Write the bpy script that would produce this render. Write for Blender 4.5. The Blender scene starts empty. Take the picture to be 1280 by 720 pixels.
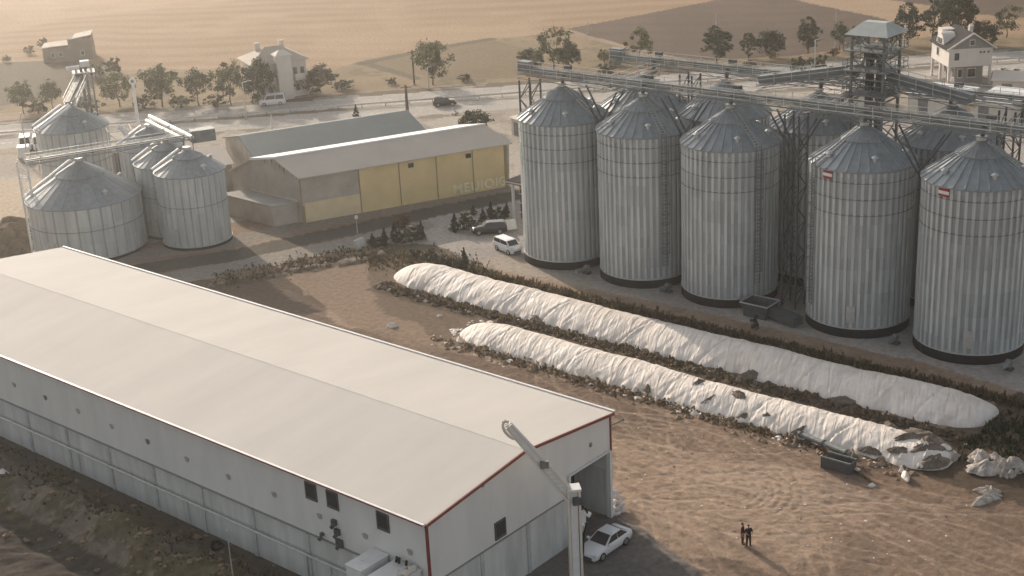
import bpy, bmesh, math, random
import numpy as np
from mathutils import Vector, Matrix, noise as mnoise
R = math.radians
random.seed(7); rng = np.random.default_rng(7)
scn = bpy.context.scene; C = scn.collection

# ---------------------------------------------------------------- camera, world, sun, exposure
CH, FPX, PITCH, ROLL = 54.0, 1783.0, 0.35232, -0.0506934
cam = bpy.data.cameras.new('camera'); cam_o = bpy.data.objects.new('camera', cam); C.objects.link(cam_o)
cam.sensor_width = 36.0; cam.lens = 36.0 * FPX / 1280.0; cam.clip_end = 9000.0; cam.clip_start = 0.5
cp, sp, cr, sr = math.cos(PITCH), math.sin(PITCH), math.cos(ROLL), math.sin(ROLL)
RX, UP, FW = Vector((1, 0, 0)), Vector((0, sp, cp)), Vector((0, cp, -sp))
ax, ay, az = RX * cr + UP * sr, RX * -sr + UP * cr, -FW
cam_o.matrix_world = Matrix(((ax.x, ay.x, az.x, 0), (ax.y, ay.y, az.y, 0), (ax.z, ay.z, az.z, CH), (0, 0, 0, 1)))
scn.camera = cam_o

SUN_EL, SUN_AZ = 20.5, -27.5          # azimuth measured from +Y towards +X
w = bpy.data.worlds.new('World'); scn.world = w; w.use_nodes = True
nt = w.node_tree; nt.nodes.clear()
sky = nt.nodes.new('ShaderNodeTexSky'); sky.sky_type = 'NISHITA'; sky.sun_disc = False
sky.sun_elevation = R(SUN_EL); sky.sun_rotation = R(SUN_AZ)
sky.air_density = 1.0; sky.dust_density = 3.0; sky.ozone_density = 1.0
bg = nt.nodes.new('ShaderNodeBackground'); bg.inputs['Strength'].default_value = 0.15
wo = nt.nodes.new('ShaderNodeOutputWorld')
hs = nt.nodes.new('ShaderNodeHueSaturation'); hs.inputs['Saturation'].default_value = 0.38
nt.links.new(sky.outputs[0], hs.inputs['Color']); nt.links.new(hs.outputs[0], bg.inputs[0]); nt.links.new(bg.outputs[0], wo.inputs[0])
sun = bpy.data.lights.new('sun', 'SUN'); sun.energy = 3.9; sun.angle = R(0.5); sun.color = (1.0, 0.85, 0.70)
sun_o = bpy.data.objects.new('sun', sun); C.objects.link(sun_o)
sd = Vector((math.sin(R(SUN_AZ)) * math.cos(R(SUN_EL)), math.cos(R(SUN_AZ)) * math.cos(R(SUN_EL)), math.sin(R(SUN_EL))))
sun_o.rotation_euler = sd.to_track_quat('Z', 'Y').to_euler()
scn.view_settings.view_transform = 'Standard'; scn.view_settings.look = 'None'
scn.view_settings.exposure = 0.26; scn.view_settings.gamma = 1.0
scn.cycles.use_denoising = True; scn.cycles.max_bounces = 6; scn.cycles.volume_bounces = 1
scn.cycles.diffuse_bounces = 3; scn.cycles.glossy_bounces = 3; scn.cycles.transparent_max_bounces = 8
HAZE_DENSITY = 0.00046; HAZE_ANISO = 0.88

# ---------------------------------------------------------------- site frame
TH = 0.8540104
U = np.array([-math.sin(TH), math.cos(TH)]); V = np.array([math.cos(TH), math.sin(TH)])
AZ_U = math.atan2(U[1], U[0]); AZ_V = math.atan2(V[1], V[0])
def ab(a, b, z=0.0):
    p = U * a + V * b; return Vector((p[0], p[1], z))
def ray(x, y):
    a = (x - 640) / FPX; b = (360 - y) / FPX
    a, b = a * cr - b * sr, a * sr + b * cr
    return np.array([a, cp + b * sp, -sp + b * cp])
def at(x, y, z=0.0):                    # survey helper: a point of the plan at height z
    d = ray(x, y); t = (z - CH) / d[2]
    return Vector((t * d[0], t * d[1], z))
def at_wall(x, y, p0, d2):              # a point on a vertical plane through p0 along d2
    d = ray(x, y); n = np.array([-d2[1], d2[0]])
    t = (n[0] * p0[0] + n[1] * p0[1]) / (n[0] * d[0] + n[1] * d[1])
    return Vector((t * d[0], t * d[1], CH + t * d[2]))
def ppm(p):                             # photo pixels per metre at a place
    return FPX / (p.y * cp + CH * sp)

# ---------------------------------------------------------------- materials
MATS = {}
def mat(name, col, rough=0.7, metal=0.0, var=0.0, scale=1.0, bump=0.0, bscale=None, spec=0.18, stretch=None, col2=None, detail=4):
    if name in MATS: return MATS[name]
    m = bpy.data.materials.new(name); m.use_nodes = True; n = m.node_tree.nodes; l = m.node_tree.links
    b = n['Principled BSDF']; b.inputs['Base Color'].default_value = (*col, 1)
    b.inputs['Roughness'].default_value = rough; b.inputs['Metallic'].default_value = metal
    b.inputs['Specular IOR Level'].default_value = spec
    tc = n.new('ShaderNodeTexCoord'); src = tc.outputs['Object']
    if stretch:
        mp = n.new('ShaderNodeMapping'); mp.inputs['Scale'].default_value = stretch
        l.new(src, mp.inputs[0]); src = mp.outputs[0]
    if var > 0 or col2:
        tx = n.new('ShaderNodeTexNoise'); tx.inputs['Scale'].default_value = scale; tx.inputs['Detail'].default_value = detail
        tx.inputs['Roughness'].default_value = 0.65
        l.new(src, tx.inputs['Vector'])
        rp = n.new('ShaderNodeValToRGB'); rp.color_ramp.elements[0].position = 0.3; rp.color_ramp.elements[1].position = 0.7
        c2 = col2 if col2 else tuple(min(1, c * (1 + var)) for c in col)
        c1 = col if col2 else tuple(c * (1 - var) for c in col)
        rp.color_ramp.elements[0].color = (*c1, 1); rp.color_ramp.elements[1].color = (*c2, 1)
        l.new(tx.outputs['Fac'], rp.inputs[0]); l.new(rp.outputs[0], b.inputs['Base Color'])
    if bump > 0:
        t2 = n.new('ShaderNodeTexNoise'); t2.inputs['Scale'].default_value = bscale or scale * 4; t2.inputs['Detail'].default_value = 5
        l.new(src, t2.inputs['Vector'])
        bp = n.new('ShaderNodeBump'); bp.inputs['Strength'].default_value = 1.0; bp.inputs['Distance'].default_value = bump
        l.new(t2.outputs['Fac'], bp.inputs['Height']); l.new(bp.outputs[0], b.inputs['Normal'])
    MATS[name] = m; return m

def galv_mat(name, col, metal=0.55, rough=0.5, tier=1.15):
    # galvanised sheet: every ring of sheets and every sheet in it has its own tone, with rain streaks
    m = bpy.data.materials.new(name); m.use_nodes = True; n = m.node_tree.nodes; l = m.node_tree.links
    b = n['Principled BSDF']; b.inputs['Roughness'].default_value = rough; b.inputs['Metallic'].default_value = metal
    tc = n.new('ShaderNodeTexCoord'); sx = n.new('ShaderNodeSeparateXYZ'); l.new(tc.outputs['Object'], sx.inputs[0])
    dv = n.new('ShaderNodeMath'); dv.operation = 'DIVIDE'; l.new(sx.outputs['Z'], dv.inputs[0]); dv.inputs[1].default_value = tier
    fl = n.new('ShaderNodeMath'); fl.operation = 'FLOOR'; l.new(dv.outputs[0], fl.inputs[0])
    an = n.new('ShaderNodeMath'); an.operation = 'ARCTAN2'; l.new(sx.outputs['Y'], an.inputs[0]); l.new(sx.outputs['X'], an.inputs[1])
    a2 = n.new('ShaderNodeMath'); a2.operation = 'MULTIPLY'; l.new(an.outputs[0], a2.inputs[0]); a2.inputs[1].default_value = 12 / math.pi
    of = n.new('ShaderNodeMath'); of.operation = 'MULTIPLY_ADD'; l.new(fl.outputs[0], of.inputs[0]); of.inputs[1].default_value = 0.5; l.new(a2.outputs[0], of.inputs[2])
    fa = n.new('ShaderNodeMath'); fa.operation = 'FLOOR'; l.new(of.outputs[0], fa.inputs[0])
    oi = n.new('ShaderNodeObjectInfo')
    cb = n.new('ShaderNodeCombineXYZ'); l.new(fa.outputs[0], cb.inputs[0]); l.new(fl.outputs[0], cb.inputs[1]); l.new(oi.outputs['Location'], cb.inputs[2])
    wn = n.new('ShaderNodeTexWhiteNoise'); l.new(cb.outputs[0], wn.inputs['Vector'])
    mp = n.new('ShaderNodeMapping'); mp.inputs['Scale'].default_value = (1.4, 1.4, 0.12); l.new(tc.outputs['Object'], mp.inputs[0])
    ns = n.new('ShaderNodeTexNoise'); ns.inputs['Scale'].default_value = 1.6; ns.inputs['Detail'].default_value = 5; l.new(mp.outputs[0], ns.inputs['Vector'])
    ad = n.new('ShaderNodeMath'); ad.operation = 'MULTIPLY_ADD'; l.new(wn.outputs['Value'], ad.inputs[0]); ad.inputs[1].default_value = 0.32; 
    l.new(ns.outputs['Fac'], ad.inputs[2])
    rp = n.new('ShaderNodeValToRGB'); rp.color_ramp.elements[0].position = 0.3; rp.color_ramp.elements[1].position = 1.15
    rp.color_ramp.elements[0].color = (*[c * 0.80 for c in col], 1); rp.color_ramp.elements[1].position = 0.95
    rp.color_ramp.elements[1].color = (*[min(1, c * 1.22) for c in col], 1)
    l.new(ad.outputs[0], rp.inputs[0]); l.new(rp.outputs[0], b.inputs['Base Color'])
    MATS[name] = m; return m

M_GALV = galv_mat('shaded_galvanised_sheet', (0.35, 0.372, 0.375), 0.3, 0.55)  # recessed sheet between the ribs, its shade painted in as a darker tone
M_RIB = galv_mat('sunlit_galvanised_stiffener', (0.50, 0.525, 0.52), 0.3, 0.5, tier=2.3)  # same galvanised steel, sunlight on the ribs painted in as a paler tone
M_GALVR = galv_mat('galvanised_roof', (0.265, 0.285, 0.29), metal=0.3, rough=0.6, tier=9.0)
M_STEEL = mat('grey_steel', (0.21, 0.222, 0.218), 0.6, 0.35, 0.25, 2.0)
M_STEELD = mat('dark_steel', (0.10, 0.105, 0.11), 0.6, 0.3, 0.25, 2.0)
M_STEELL = mat('pale_galvanised_steel', (0.55, 0.55, 0.53), 0.4, 0.5, 0.12, 2.0)
M_BLACK = mat('black_bitumen', (0.022, 0.022, 0.024), 0.8, 0, 0.3, 1.0)
M_CONC = mat('concrete', (0.36, 0.35, 0.33), 0.9, 0, 0.18, 0.5, 0.01, 8)
M_PANELW = mat('white_sandwich_panel', (0.66, 0.66, 0.64), 0.5, 0, 0.05, 0.25)
M_ROOFW = mat('white_roof_membrane', (0.50, 0.47, 0.425), 0.8, col2=(0.575, 0.54, 0.49), scale=0.16, detail=9, stretch=(0.45, 1.6, 1))
M_RED = mat('dark_red_trim', (0.20, 0.045, 0.035), 0.5)
M_WINDOW = mat('dark_window_glass', (0.035, 0.035, 0.04), 0.15, 0, spec=0.5)
M_DARK = mat('unlit_interior', (0.03, 0.03, 0.03), 0.9, 0, 0.2, 1)
M_WHITE = mat('white_paint', (0.72, 0.71, 0.68), 0.45, 0, 0.08, 1.5)
M_CREAM = mat('cream_render', (0.66, 0.60, 0.52), 0.85, 0, 0.08, 0.6)
M_TARP = mat('white_tarpaulin', (0.78, 0.72, 0.65), 0.7, 0, 0.07, 0.6)
def add_pleats(m, ang):
    n = m.node_tree.nodes; l = m.node_tree.links; tc = n.new('ShaderNodeTexCoord'); r_ = n.new('ShaderNodeMapping'); r_.inputs['Rotation'].default_value = (0, 0, -ang)
    sc_ = n.new('ShaderNodeMapping'); sc_.inputs['Scale'].default_value = (1.7, 0.24, 0.4); l.new(tc.outputs['Object'], r_.inputs[0]); l.new(r_.outputs[0], sc_.inputs[0])
    t1 = n.new('ShaderNodeTexNoise'); t1.inputs['Scale'].default_value = 1.0; t1.inputs['Detail'].default_value = 2.6; t1.inputs['Distortion'].default_value = 0.9; l.new(sc_.outputs[0], t1.inputs['Vector'])
    bp = n.new('ShaderNodeBump'); bp.inputs['Distance'].default_value = 0.22; bp.inputs['Strength'].default_value = 0.9; l.new(t1.outputs['Fac'], bp.inputs['Height']); l.new(bp.outputs[0], n['Principled BSDF'].inputs['Normal'])
M_HEAPTARP = mat('pleated_white_tarpaulin', (0.60, 0.53, 0.46), 0.65, col2=(0.82, 0.76, 0.69), scale=0.45, detail=8); add_pleats(M_HEAPTARP, AZ_U + 0.35)
M_SOIL = mat('dark_soil', (0.11, 0.085, 0.062), 0.95, 0, 0.4, 1.2, 0.08, 3)
M_EARTH = mat('pale_earth', (0.24, 0.175, 0.12), 0.95, 0, 0.3, 0.8, 0.08, 3)
M_YELLOW = mat('yellow_render', (0.72, 0.56, 0.30), 0.85, 0, 0.08, 0.35)
M_YELLOWL = mat('pale_yellow_lettering', (0.84, 0.75, 0.50), 0.85, 0, 0.15, 1.2)
M_GREYW = mat('grey_render', (0.45, 0.40, 0.345), 0.88, 0, 0.18, 0.4)
M_TANROOF = mat('pale_roof_sheet', (0.57, 0.50, 0.42), 0.6, 0, 0.07, 0.2)
M_BLUEROOF = mat('weathered_grey_roof', (0.105, 0.135, 0.14), 0.65, 0, 0.12, 0.2)
M_ROOFD = mat('dark_roof_tile', (0.05, 0.047, 0.05), 0.9, 0, 0.3, 1.0, spec=0.03)
M_BARK = mat('bark', (0.11, 0.085, 0.06), 0.9, 0, 0.3, 2)
M_TYRE = mat('tyre_rubber', (0.02, 0.02, 0.02), 0.85)
M_RIM = mat('alloy_rim', (0.45, 0.45, 0.46), 0.3, 0.8)
M_CARW = mat('white_car_paint', (0.74, 0.74, 0.73), 0.22, 0, spec=0.6)
M_CARD = mat('dark_car_paint', (0.03, 0.032, 0.036), 0.2, 0, spec=0.6)
M_LAMP = mat('lamp_lens', (0.6, 0.6, 0.58), 0.15)
M_LAMPR = mat('tail_lamp', (0.25, 0.02, 0.02), 0.2)
M_MAROON = mat('maroon_paint', (0.13, 0.03, 0.035), 0.6)
M_STAIN = mat('run_off_stain', (0.17, 0.15, 0.13), 0.9, 0, 0.3, 2)

def leaf_mat(name, c1, c2):
    m = bpy.data.materials.new(name); m.use_nodes = True; n = m.node_tree.nodes; l = m.node_tree.links
    b = n['Principled BSDF']; b.inputs['Roughness'].default_value = 0.7; b.inputs['Specular IOR Level'].default_value = 0.2
    g = n.new('ShaderNodeNewGeometry'); rp = n.new('ShaderNodeValToRGB')
    rp.color_ramp.elements[0].color = (*c1, 1); rp.color_ramp.elements[1].color = (*c2, 1)
    l.new(g.outputs['Random Per Island'], rp.inputs[0]); l.new(rp.outputs[0], b.inputs['Base Color'])
    tr = n.new('ShaderNodeBsdfTranslucent'); l.new(rp.outputs[0], tr.inputs[0])
    mx = n.new('ShaderNodeMixShader'); mx.inputs[0].default_value = 0.3
    l.new(b.outputs[0], mx.inputs[1]); l.new(tr.outputs[0], mx.inputs[2]); l.new(mx.outputs[0], n['Material Output'].inputs[0])
    return m
M_LEAF = leaf_mat('olive_leaves', (0.034, 0.050, 0.018), (0.085, 0.105, 0.042))
M_LEAFD = leaf_mat('dark_evergreen_leaves', (0.016, 0.027, 0.014), (0.045, 0.06, 0.028))
M_LEAFY = leaf_mat('dusty_green_leaves', (0.05, 0.066, 0.026), (0.125, 0.14, 0.06))
M_WEED = leaf_mat('dry_weeds', (0.07, 0.06, 0.032), (0.20, 0.15, 0.085))
M_LEAFR = leaf_mat('rusty_leaves', (0.09, 0.05, 0.03), (0.17, 0.10, 0.06))

# ---------------------------------------------------------------- builders
class MB:
    def __init__(s): s.v = []; s.f = []; s.mi = []
    def add(s, vs, fs, mi=0):
        o = len(s.v); s.v.extend([tuple(p) for p in vs]); s.f.extend([tuple(i + o for i in f) for f in fs]); s.mi.extend([mi] * len(fs)); return s
    def box(s, c, d, rz=0.0, mi=0, rot=None):
        x, y, z = d[0] / 2, d[1] / 2, d[2] / 2
        P = [Vector((i * x, j * y, k * z)) for k in (-1, 1) for j in (-1, 1) for i in (-1, 1)]
        m = rot if rot is not None else Matrix.Rotation(rz, 3, 'Z')
        P = [m @ p + Vector(c) for p in P]
        return s.add(P, [(0, 2, 3, 1), (4, 5, 7, 6), (0, 1, 5, 4), (2, 6, 7, 3), (0, 4, 6, 2), (1, 3, 7, 5)], mi)
    def bar(s, p, q, wd, ht=None, mi=0):
        p, q = Vector(p), Vector(q); d = q - p; L = d.length
        if L < 1e-6: return s
        z = d.normalized(); up = Vector((0, 0, 1)) if abs(z.z) < 0.98 else Vector((0, 1, 0))
        x = up.cross(z).normalized(); y = z.cross(x)
        m = Matrix((x, y, z)).transposed()
        return s.box((p + q) / 2, (wd, ht or wd, L), rot=m, mi=mi)
    def tube(s, p, q, r1, r2=None, n=10, caps=True, mi=0):
        r2 = r1 if r2 is None else r2
        p, q = Vector(p), Vector(q); z = (q - p).normalized(); up = Vector((0, 0, 1)) if abs(z.z) < 0.98 else Vector((0, 1, 0))
        x = up.cross(z).normalized(); y = z.cross(x)
        vs = []
        for c, r in ((p, r1), (q, r2)):
            for i in range(n):
                t = 2 * math.pi * i / n; vs.append(c + x * (r * math.cos(t)) + y * (r * math.sin(t)))
        fs = [(i, (i + 1) % n, n + (i + 1) % n, n + i) for i in range(n)]
        if caps: fs += [tuple(range(n - 1, -1, -1)), tuple(range(n, 2 * n))]
        return s.add(vs, fs, mi)
    def poly(s, pts, mi=0): return s.add(pts, [tuple(range(len(pts)))], mi)
    def prism(s, pts, z0, z1, mi=0):       # vertical extrusion of a ccw plan outline
        n = len(pts); vs = [(p[0], p[1], z0) for p in pts] + [(p[0], p[1], z1) for p in pts]
        return s.add(vs, [(i, (i + 1) % n, n + (i + 1) % n, n + i) for i in range(n)] + [tuple(range(n - 1, -1, -1)), tuple(range(n, 2 * n))], mi)
    def slab(s, pts, off, mi=0):           # a 3D polygon given thickness along off
        n = len(pts); o = Vector(off); vs = [Vector(p) for p in pts] + [Vector(p) + o for p in pts]
        return s.add(vs, [(i, (i + 1) % n, n + (i + 1) % n, n + i) for i in range(n)] + [tuple(range(n - 1, -1, -1)), tuple(range(n, 2 * n))], mi)
    def ring(s, r, z0, z1, n=64, mi=0, rin=None):
        rin = rin if rin is not None else r - 0.1; vs = []
        for i in range(n):
            t = 2 * math.pi * i / n; c, q = math.cos(t), math.sin(t)
            vs += [(r * c, r * q, z0), (r * c, r * q, z1), (rin * c, rin * q, z1), (rin * c, rin * q, z0)]
        fs = []
        for i in range(n):
            a, b = 4 * i, 4 * ((i + 1) % n)
            for k in range(4): fs.append((a + k, b + k, b + (k + 1) % 4, a + (k + 1) % 4))
        return s.add(vs, fs, mi)
    def mesh(s, name):
        me = bpy.data.meshes.new(name); me.from_pydata(s.v, [], s.f); me.update()
        bm = bmesh.new(); bm.from_mesh(me); bmesh.ops.recalc_face_normals(bm, faces=bm.faces); bm.to_mesh(me); bm.free()
        if any(s.mi): me.polygons.foreach_set('material_index', s.mi)
        return me
    def build(s, name, m, parent=None, smooth=False):
        me = s.mesh(name)
        for k in (m if isinstance(m, (list, tuple)) else [m]): me.materials.append(k)
        if smooth: me.polygons.foreach_set('use_smooth', [True] * len(me.polygons))
        o = bpy.data.objects.new(name, me); C.objects.link(o)
        if parent: o.parent = parent
        return o
def tag(o, label=None, cat=None, group=None, kind=None):
    if label: o['label'] = label
    if cat: o['category'] = cat
    if group: o['group'] = group
    if kind: o['kind'] = kind
    return o
def thing(name, label, cat, loc=(0, 0, 0), rz=0.0, group=None):
    o = bpy.data.objects.new(name, None); C.objects.link(o); o.location = loc; o.rotation_euler = (0, 0, rz)
    o.empty_display_size = 0.5
    return tag(o, label, cat, group)
def copy_tree(o, parent=None):
    c = o.copy(); C.objects.link(c)
    if parent: c.parent = parent
    for ch in list(o.children): copy_tree(ch, c)
    return c

# ---------------------------------------------------------------- ground
def fbm(x, y, sc, seed=0, oct=4):
    # value noise on numpy arrays
    out = np.zeros_like(x, dtype=float); amp = 1.0; tot = 0
    for o in range(oct):
        xs = x / sc * 2 ** o + seed * 17.3; ys = y / sc * 2 ** o + seed * 9.1
        xi = np.floor(xs).astype(np.int64); yi = np.floor(ys).astype(np.int64); fx = xs - xi; fy = ys - yi
        fx = fx * fx * (3 - 2 * fx); fy = fy * fy * (3 - 2 * fy)
        def h(a, b):
            n = (a * 374761393 + b * 668265263 + (seed + o) * 974711) & 0x7fffffff
            n = ((n ^ (n >> 13)) * 1274126177) & 0x7fffffff
            return ((n ^ (n >> 16)) & 0xffff) / 65535.0
        v = h(xi, yi) * (1 - fx) * (1 - fy) + h(xi + 1, yi) * fx * (1 - fy) + h(xi, yi + 1) * (1 - fx) * fy + h(xi + 1, yi + 1) * fx * fy
        out += v * amp; tot += amp; amp *= 0.5
    return out / tot
def inside(px, py, poly):
    r = np.zeros(px.shape, bool); n = len(poly)
    for i in range(n):
        x1, y1 = poly[i]; x2, y2 = poly[(i + 1) % n]
        c = ((y1 > py) != (y2 > py)) & (px < (x2 - x1) * (py - y1) / ((y2 - y1) if abs(y2 - y1) > 1e-9 else 1e-9) + x1)
        r ^= c
    return r
def pxpoly(*pts): return [tuple(at(x, y)[:2]) for x, y in pts]
def seg(px, py, pts):                   # distance to a polyline and the signed side
    best = np.full(px.shape, 1e9)
    for (x1, y1), (x2, y2) in zip(pts[:-1], pts[1:]):
        dx, dy = x2 - x1, y2 - y1; t = np.clip(((px - x1) * dx + (py - y1) * dy) / (dx * dx + dy * dy), 0, 1)
        best = np.minimum(best, np.hypot(px - x1 - t * dx, py - y1 - t * dy))
    return best

def lines(lo, hi, step, grow, far_lo, far_hi):
    c = list(np.arange(lo, hi + 1e-6, step)); s = step
    while c[-1] < far_hi: s *= grow; c.append(c[-1] + s)
    s = step; a = [c[0]]
    while a[-1] > far_lo: s *= grow; a.append(a[-1] - s)
    return np.array(a[:0:-1] + c)
xs = lines(-58, 62, 0.34, 1.022, -2400, 2400); xs = np.concatenate([xs[xs < -12], np.arange(-12, 46, 0.17), xs[xs > 46]])
yn = np.concatenate([np.arange(76, 122, 0.16), np.arange(122, 165, 0.30)]); ym = np.arange(165, 300, 0.75); yf = np.arange(300, 430, 1.0)
s = 2.0; n_grid = 0; extra = [430.0]
while extra[-1] < 2400: s *= 1.12; extra.append(extra[-1] + s)
near = [76.0]; s = 0.3
while near[-1] > -400: s *= 1.15; near.append(near[-1] - s)
ys = np.concatenate([np.array(near[:0:-1]), yn, ym, yf, np.array(extra)])
GX, GY = np.meshgrid(xs, ys); NXg, NYg = len(xs), len(ys)
a_ = GX * U[0] + GY * U[1]; b_ = GX * V[0] + GY * V[1]
n1 = fbm(GX, GY, 3.0, 1, 5); n2 = fbm(GX, GY, 12.0, 2, 4); n3 = fbm(GX, GY, 0.9, 3, 3); n4 = fbm(GX, GY, 45.0, 4, 4)
wob = 0.9
WX = GX + (n1 - 0.5) * 2.2 * wob + (n2 - 0.5) * 3.0 * wob; WY = GY + (fbm(GX, GY, 3.0, 5, 5) - 0.5) * 2.2 * wob + (fbm(GX, GY, 12, 6, 4) - 0.5) * 3.0 * wob
SX = GX + (n1 - 0.5) * 0.8; SY = GY + (fbm(GX, GY, 3.0, 5, 5) - 0.5) * 0.8
col = np.zeros((*GX.shape, 3)); lab = np.zeros(GX.shape, int); Z = np.zeros(GX.shape)
def mixc(mask, c, k=1.0):
    global col
    m = (np.asarray(mask, float) * k)[..., None]; col = col * (1 - m) + np.array(c) * m
def smooth(x, a, b):
    t = np.clip((x - a) / (b - a), 0, 1); return t * t * (3 - 2 * t)
LBL = {'ground': 0, 'field': 1, 'ploughed_field': 2, 'highway': 3, 'service_road': 4, 'silo_yard': 5, 'gravel_yard': 6, 'hall_apron': 7, 'verge': 8}
# dirt lot
col[:] = (0.30, 0.218, 0.160)
mixc(smooth(n2, 0.42, 0.62), (0.36, 0.268, 0.197)); mixc(smooth(n1, 0.52, 0.72), (0.245, 0.178, 0.130), 0.6)
mixc(smooth(n3, 0.55, 0.8), (0.39, 0.30, 0.222), 0.5)
# trampled greyer strip along the hall and a paler stretch beyond it
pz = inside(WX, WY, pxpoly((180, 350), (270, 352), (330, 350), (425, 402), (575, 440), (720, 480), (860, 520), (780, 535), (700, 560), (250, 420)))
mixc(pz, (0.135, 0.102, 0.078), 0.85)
pz = inside(WX, WY, pxpoly((335, 345), (430, 325), (470, 332), (560, 420), (600, 440), (520, 440), (425, 395)))
mixc(pz, (0.27, 0.20, 0.145), 0.8)
pz = inside(WX, WY, pxpoly((455, 330), (560, 318), (640, 350), (560, 372), (600, 405), (560, 425), (470, 380)))
mixc(pz, (0.13, 0.098, 0.068), 0.7)
pz = inside(WX, WY, pxpoly((560, 440), (640, 520), (780, 545), (1000, 590), (1290, 700), (1290, 600), (1000, 545), (800, 495)))
mixc(pz, (0.185, 0.128, 0.09), 0.7)
pz = inside(WX, WY, pxpoly((980, 720), (1090, 640), (1290, 640), (1400, 800), (1000, 800)))
mixc(pz, (0.20, 0.145, 0.105), 0.65)
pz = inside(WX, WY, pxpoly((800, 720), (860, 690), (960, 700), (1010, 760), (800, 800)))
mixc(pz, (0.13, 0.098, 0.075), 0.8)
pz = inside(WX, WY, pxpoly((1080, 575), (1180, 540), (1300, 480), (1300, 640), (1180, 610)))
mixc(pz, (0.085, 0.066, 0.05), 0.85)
dd = seg(WX, WY, pxpoly((772, 655), (800, 672), (850, 700), (900, 735))); mixc((dd < 1.1) & (b_ > 70), (0.40, 0.30, 0.22), 0.6); Z += np.where(b_ > 70, 0.28 * np.exp(-(dd / 0.6) ** 2) * (0.3 + 1.3 * n3), 0)
# rough land left of the hall: spoil bank, ditch, dark ploughed strip
bl = 56.9 - b_                           # metres out from the long wall
rough = (bl > 0) & (a_ > 40) & (a_ < 150)
nb = (fbm(GX, GY, 5.0, 11, 4) - 0.5) * 2.2
mixc(rough & (bl + nb < 2.2), (0.115, 0.10, 0.078)); mixc(rough & (bl + nb >= 2.2) & (bl + nb < 7.0), (0.20, 0.175, 0.135))
mixc(rough & (bl + nb >= 7.0) & (bl + nb < 9.5), (0.08, 0.072, 0.058)); mixc(rough & (bl + nb >= 9.5), (0.072, 0.060, 0.053)); mixc((a_ > 20) & (a_ < 150) & (bl > 14), (0.072, 0.060, 0.053), 0.9)
mixc(rough & (bl > 1.5) & (bl < 8) & (n1 > 0.56), (0.12, 0.105, 0.062), 0.8)
Z += np.where(rough, 1.3 * np.exp(-((bl + nb * 0.6 - 4.6) / 1.7) ** 2) * (0.3 + 1.2 * n1) - 0.45 * np.exp(-((bl + nb * .6 - 8.0) / 1.2) ** 2) + ((n3 - 0.5) * 0.45 + (n1 - 0.5) * 0.7) * smooth(bl, 0.3, 2.5), 0)
# far land
field = inside(WX, WY, pxpoly((-600, 110), (0, 74), (100, 78), (150, 88), (300, 84), (420, 86), (460, 74), (610, 48), (700, 42), (725, 37), (780, 58), (865, 77), (1000, 70), (1080, 60), (1160, 45), (1280, 46), (1700, 10)) + [(2300, 2300), (-2300, 2300)])
lab[field] = 1; furrow = 0.5 + 0.5 * np.sin((GX * 0.10 + GY * 0.995) * 2 * math.pi / 9.0 + (n4 - 0.5) * 14)
mixc(field, (0.31, 0.21, 0.128)); mixc(smooth(furrow, 0.4, 0.7) * field, (0.25, 0.165, 0.10), 0.7); mixc(smooth(n4, 0.5, 0.62) * field, (0.36, 0.255, 0.165), 0.7)
mixc(smooth(n2, 0.5, 0.7) * field, (0.285, 0.19, 0.115), 0.5)
plo = inside(SX, SY, pxpoly((709, 36), (800, 19), (880, 3), (935, -8), (985, -2), (1030, 8), (1099, 22), (1130, 34), (1080, 58), (1000, 69), (930, 76), (865, 76), (782, 57)))
plo |= inside(SX, SY, pxpoly((1095, -3), (1160, 7), (1219, 18), (1320, 24), (1700, -10), (1400, -70), (1060, -50)))
lab[plo] = 2; mixc(plo, (0.098, 0.068, 0.050)); mixc(plo & (n2 > 0.52), (0.118, 0.083, 0.060), 0.7); mixc(plo & (furrow > 0.6), (0.085, 0.06, 0.045), 0.5)
scr = inside(WX, WY, pxpoly((-100, 140), (-100, 92), (0, 76), (150, 88), (300, 84), (420, 86), (460, 74), (610, 48), (700, 42), (780, 58), (865, 77), (1000, 70), (1080, 60), (1160, 45), (1280, 46), (1400, 40), (1400, 62), (1060, 70), (900, 85), (640, 102), (330, 122), (200, 140)))
mixc(scr, (0.29, 0.215, 0.135)); mixc(smooth(n2, 0.45, 0.6) * scr, (0.225, 0.175, 0.105), 0.8); mixc(smooth(n1, 0.55, 0.7) * scr, (0.13, 0.12, 0.068), 0.6)
pz = inside(SX, SY, pxpoly((455, 78), (540, 58), (610, 48), (660, 62), (700, 82), (640, 98), (560, 98), (500, 90)))
mixc(pz, (0.19, 0.148, 0.088), 0.8); 
dd = seg(SX, SY, pxpoly((455, 79), (540, 61), (612, 49))); mixc(dd < 1.5, (0.10, 0.085, 0.055), 0.8)
dd = seg(SX, SY, pxpoly((455, 79), (500, 92), (520, 98))); mixc(dd < 1.2, (0.10, 0.085, 0.055), 0.8)
pz = inside(WX, WY, pxpoly((-60, 100), (0, 78), (100, 76), (140, 92), (100, 118), (0, 132), (-60, 140)))
mixc(pz, (0.105, 0.092, 0.066), 0.9)
# gravel yard behind the sheds
gy = inside(WX, WY, pxpoly((-400, 230), (0, 196), (160, 172), (300, 152), (420, 146), (520, 140), (640, 128), (1000, 108), (1500, 86), (1500, 170), (1300, 190), (900, 215), (660, 235), (637, 240), (290, 275), (190, 305), (120, 320), (-300, 330)))
lab[gy] = 6; mixc(gy, (0.40, 0.355, 0.30)); mixc(smooth(n2, 0.45, 0.62) * gy, (0.33, 0.285, 0.235), 0.8); mixc(smooth(n1, 0.58, 0.72) * gy, (0.2, 0.16, 0.12), 0.5)
pz = inside(WX, WY, pxpoly((0, 225), (60, 222), (60, 330), (-120, 335), (-120, 240))); mixc(pz, (0.46, 0.37, 0.27), 0.85)
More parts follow.
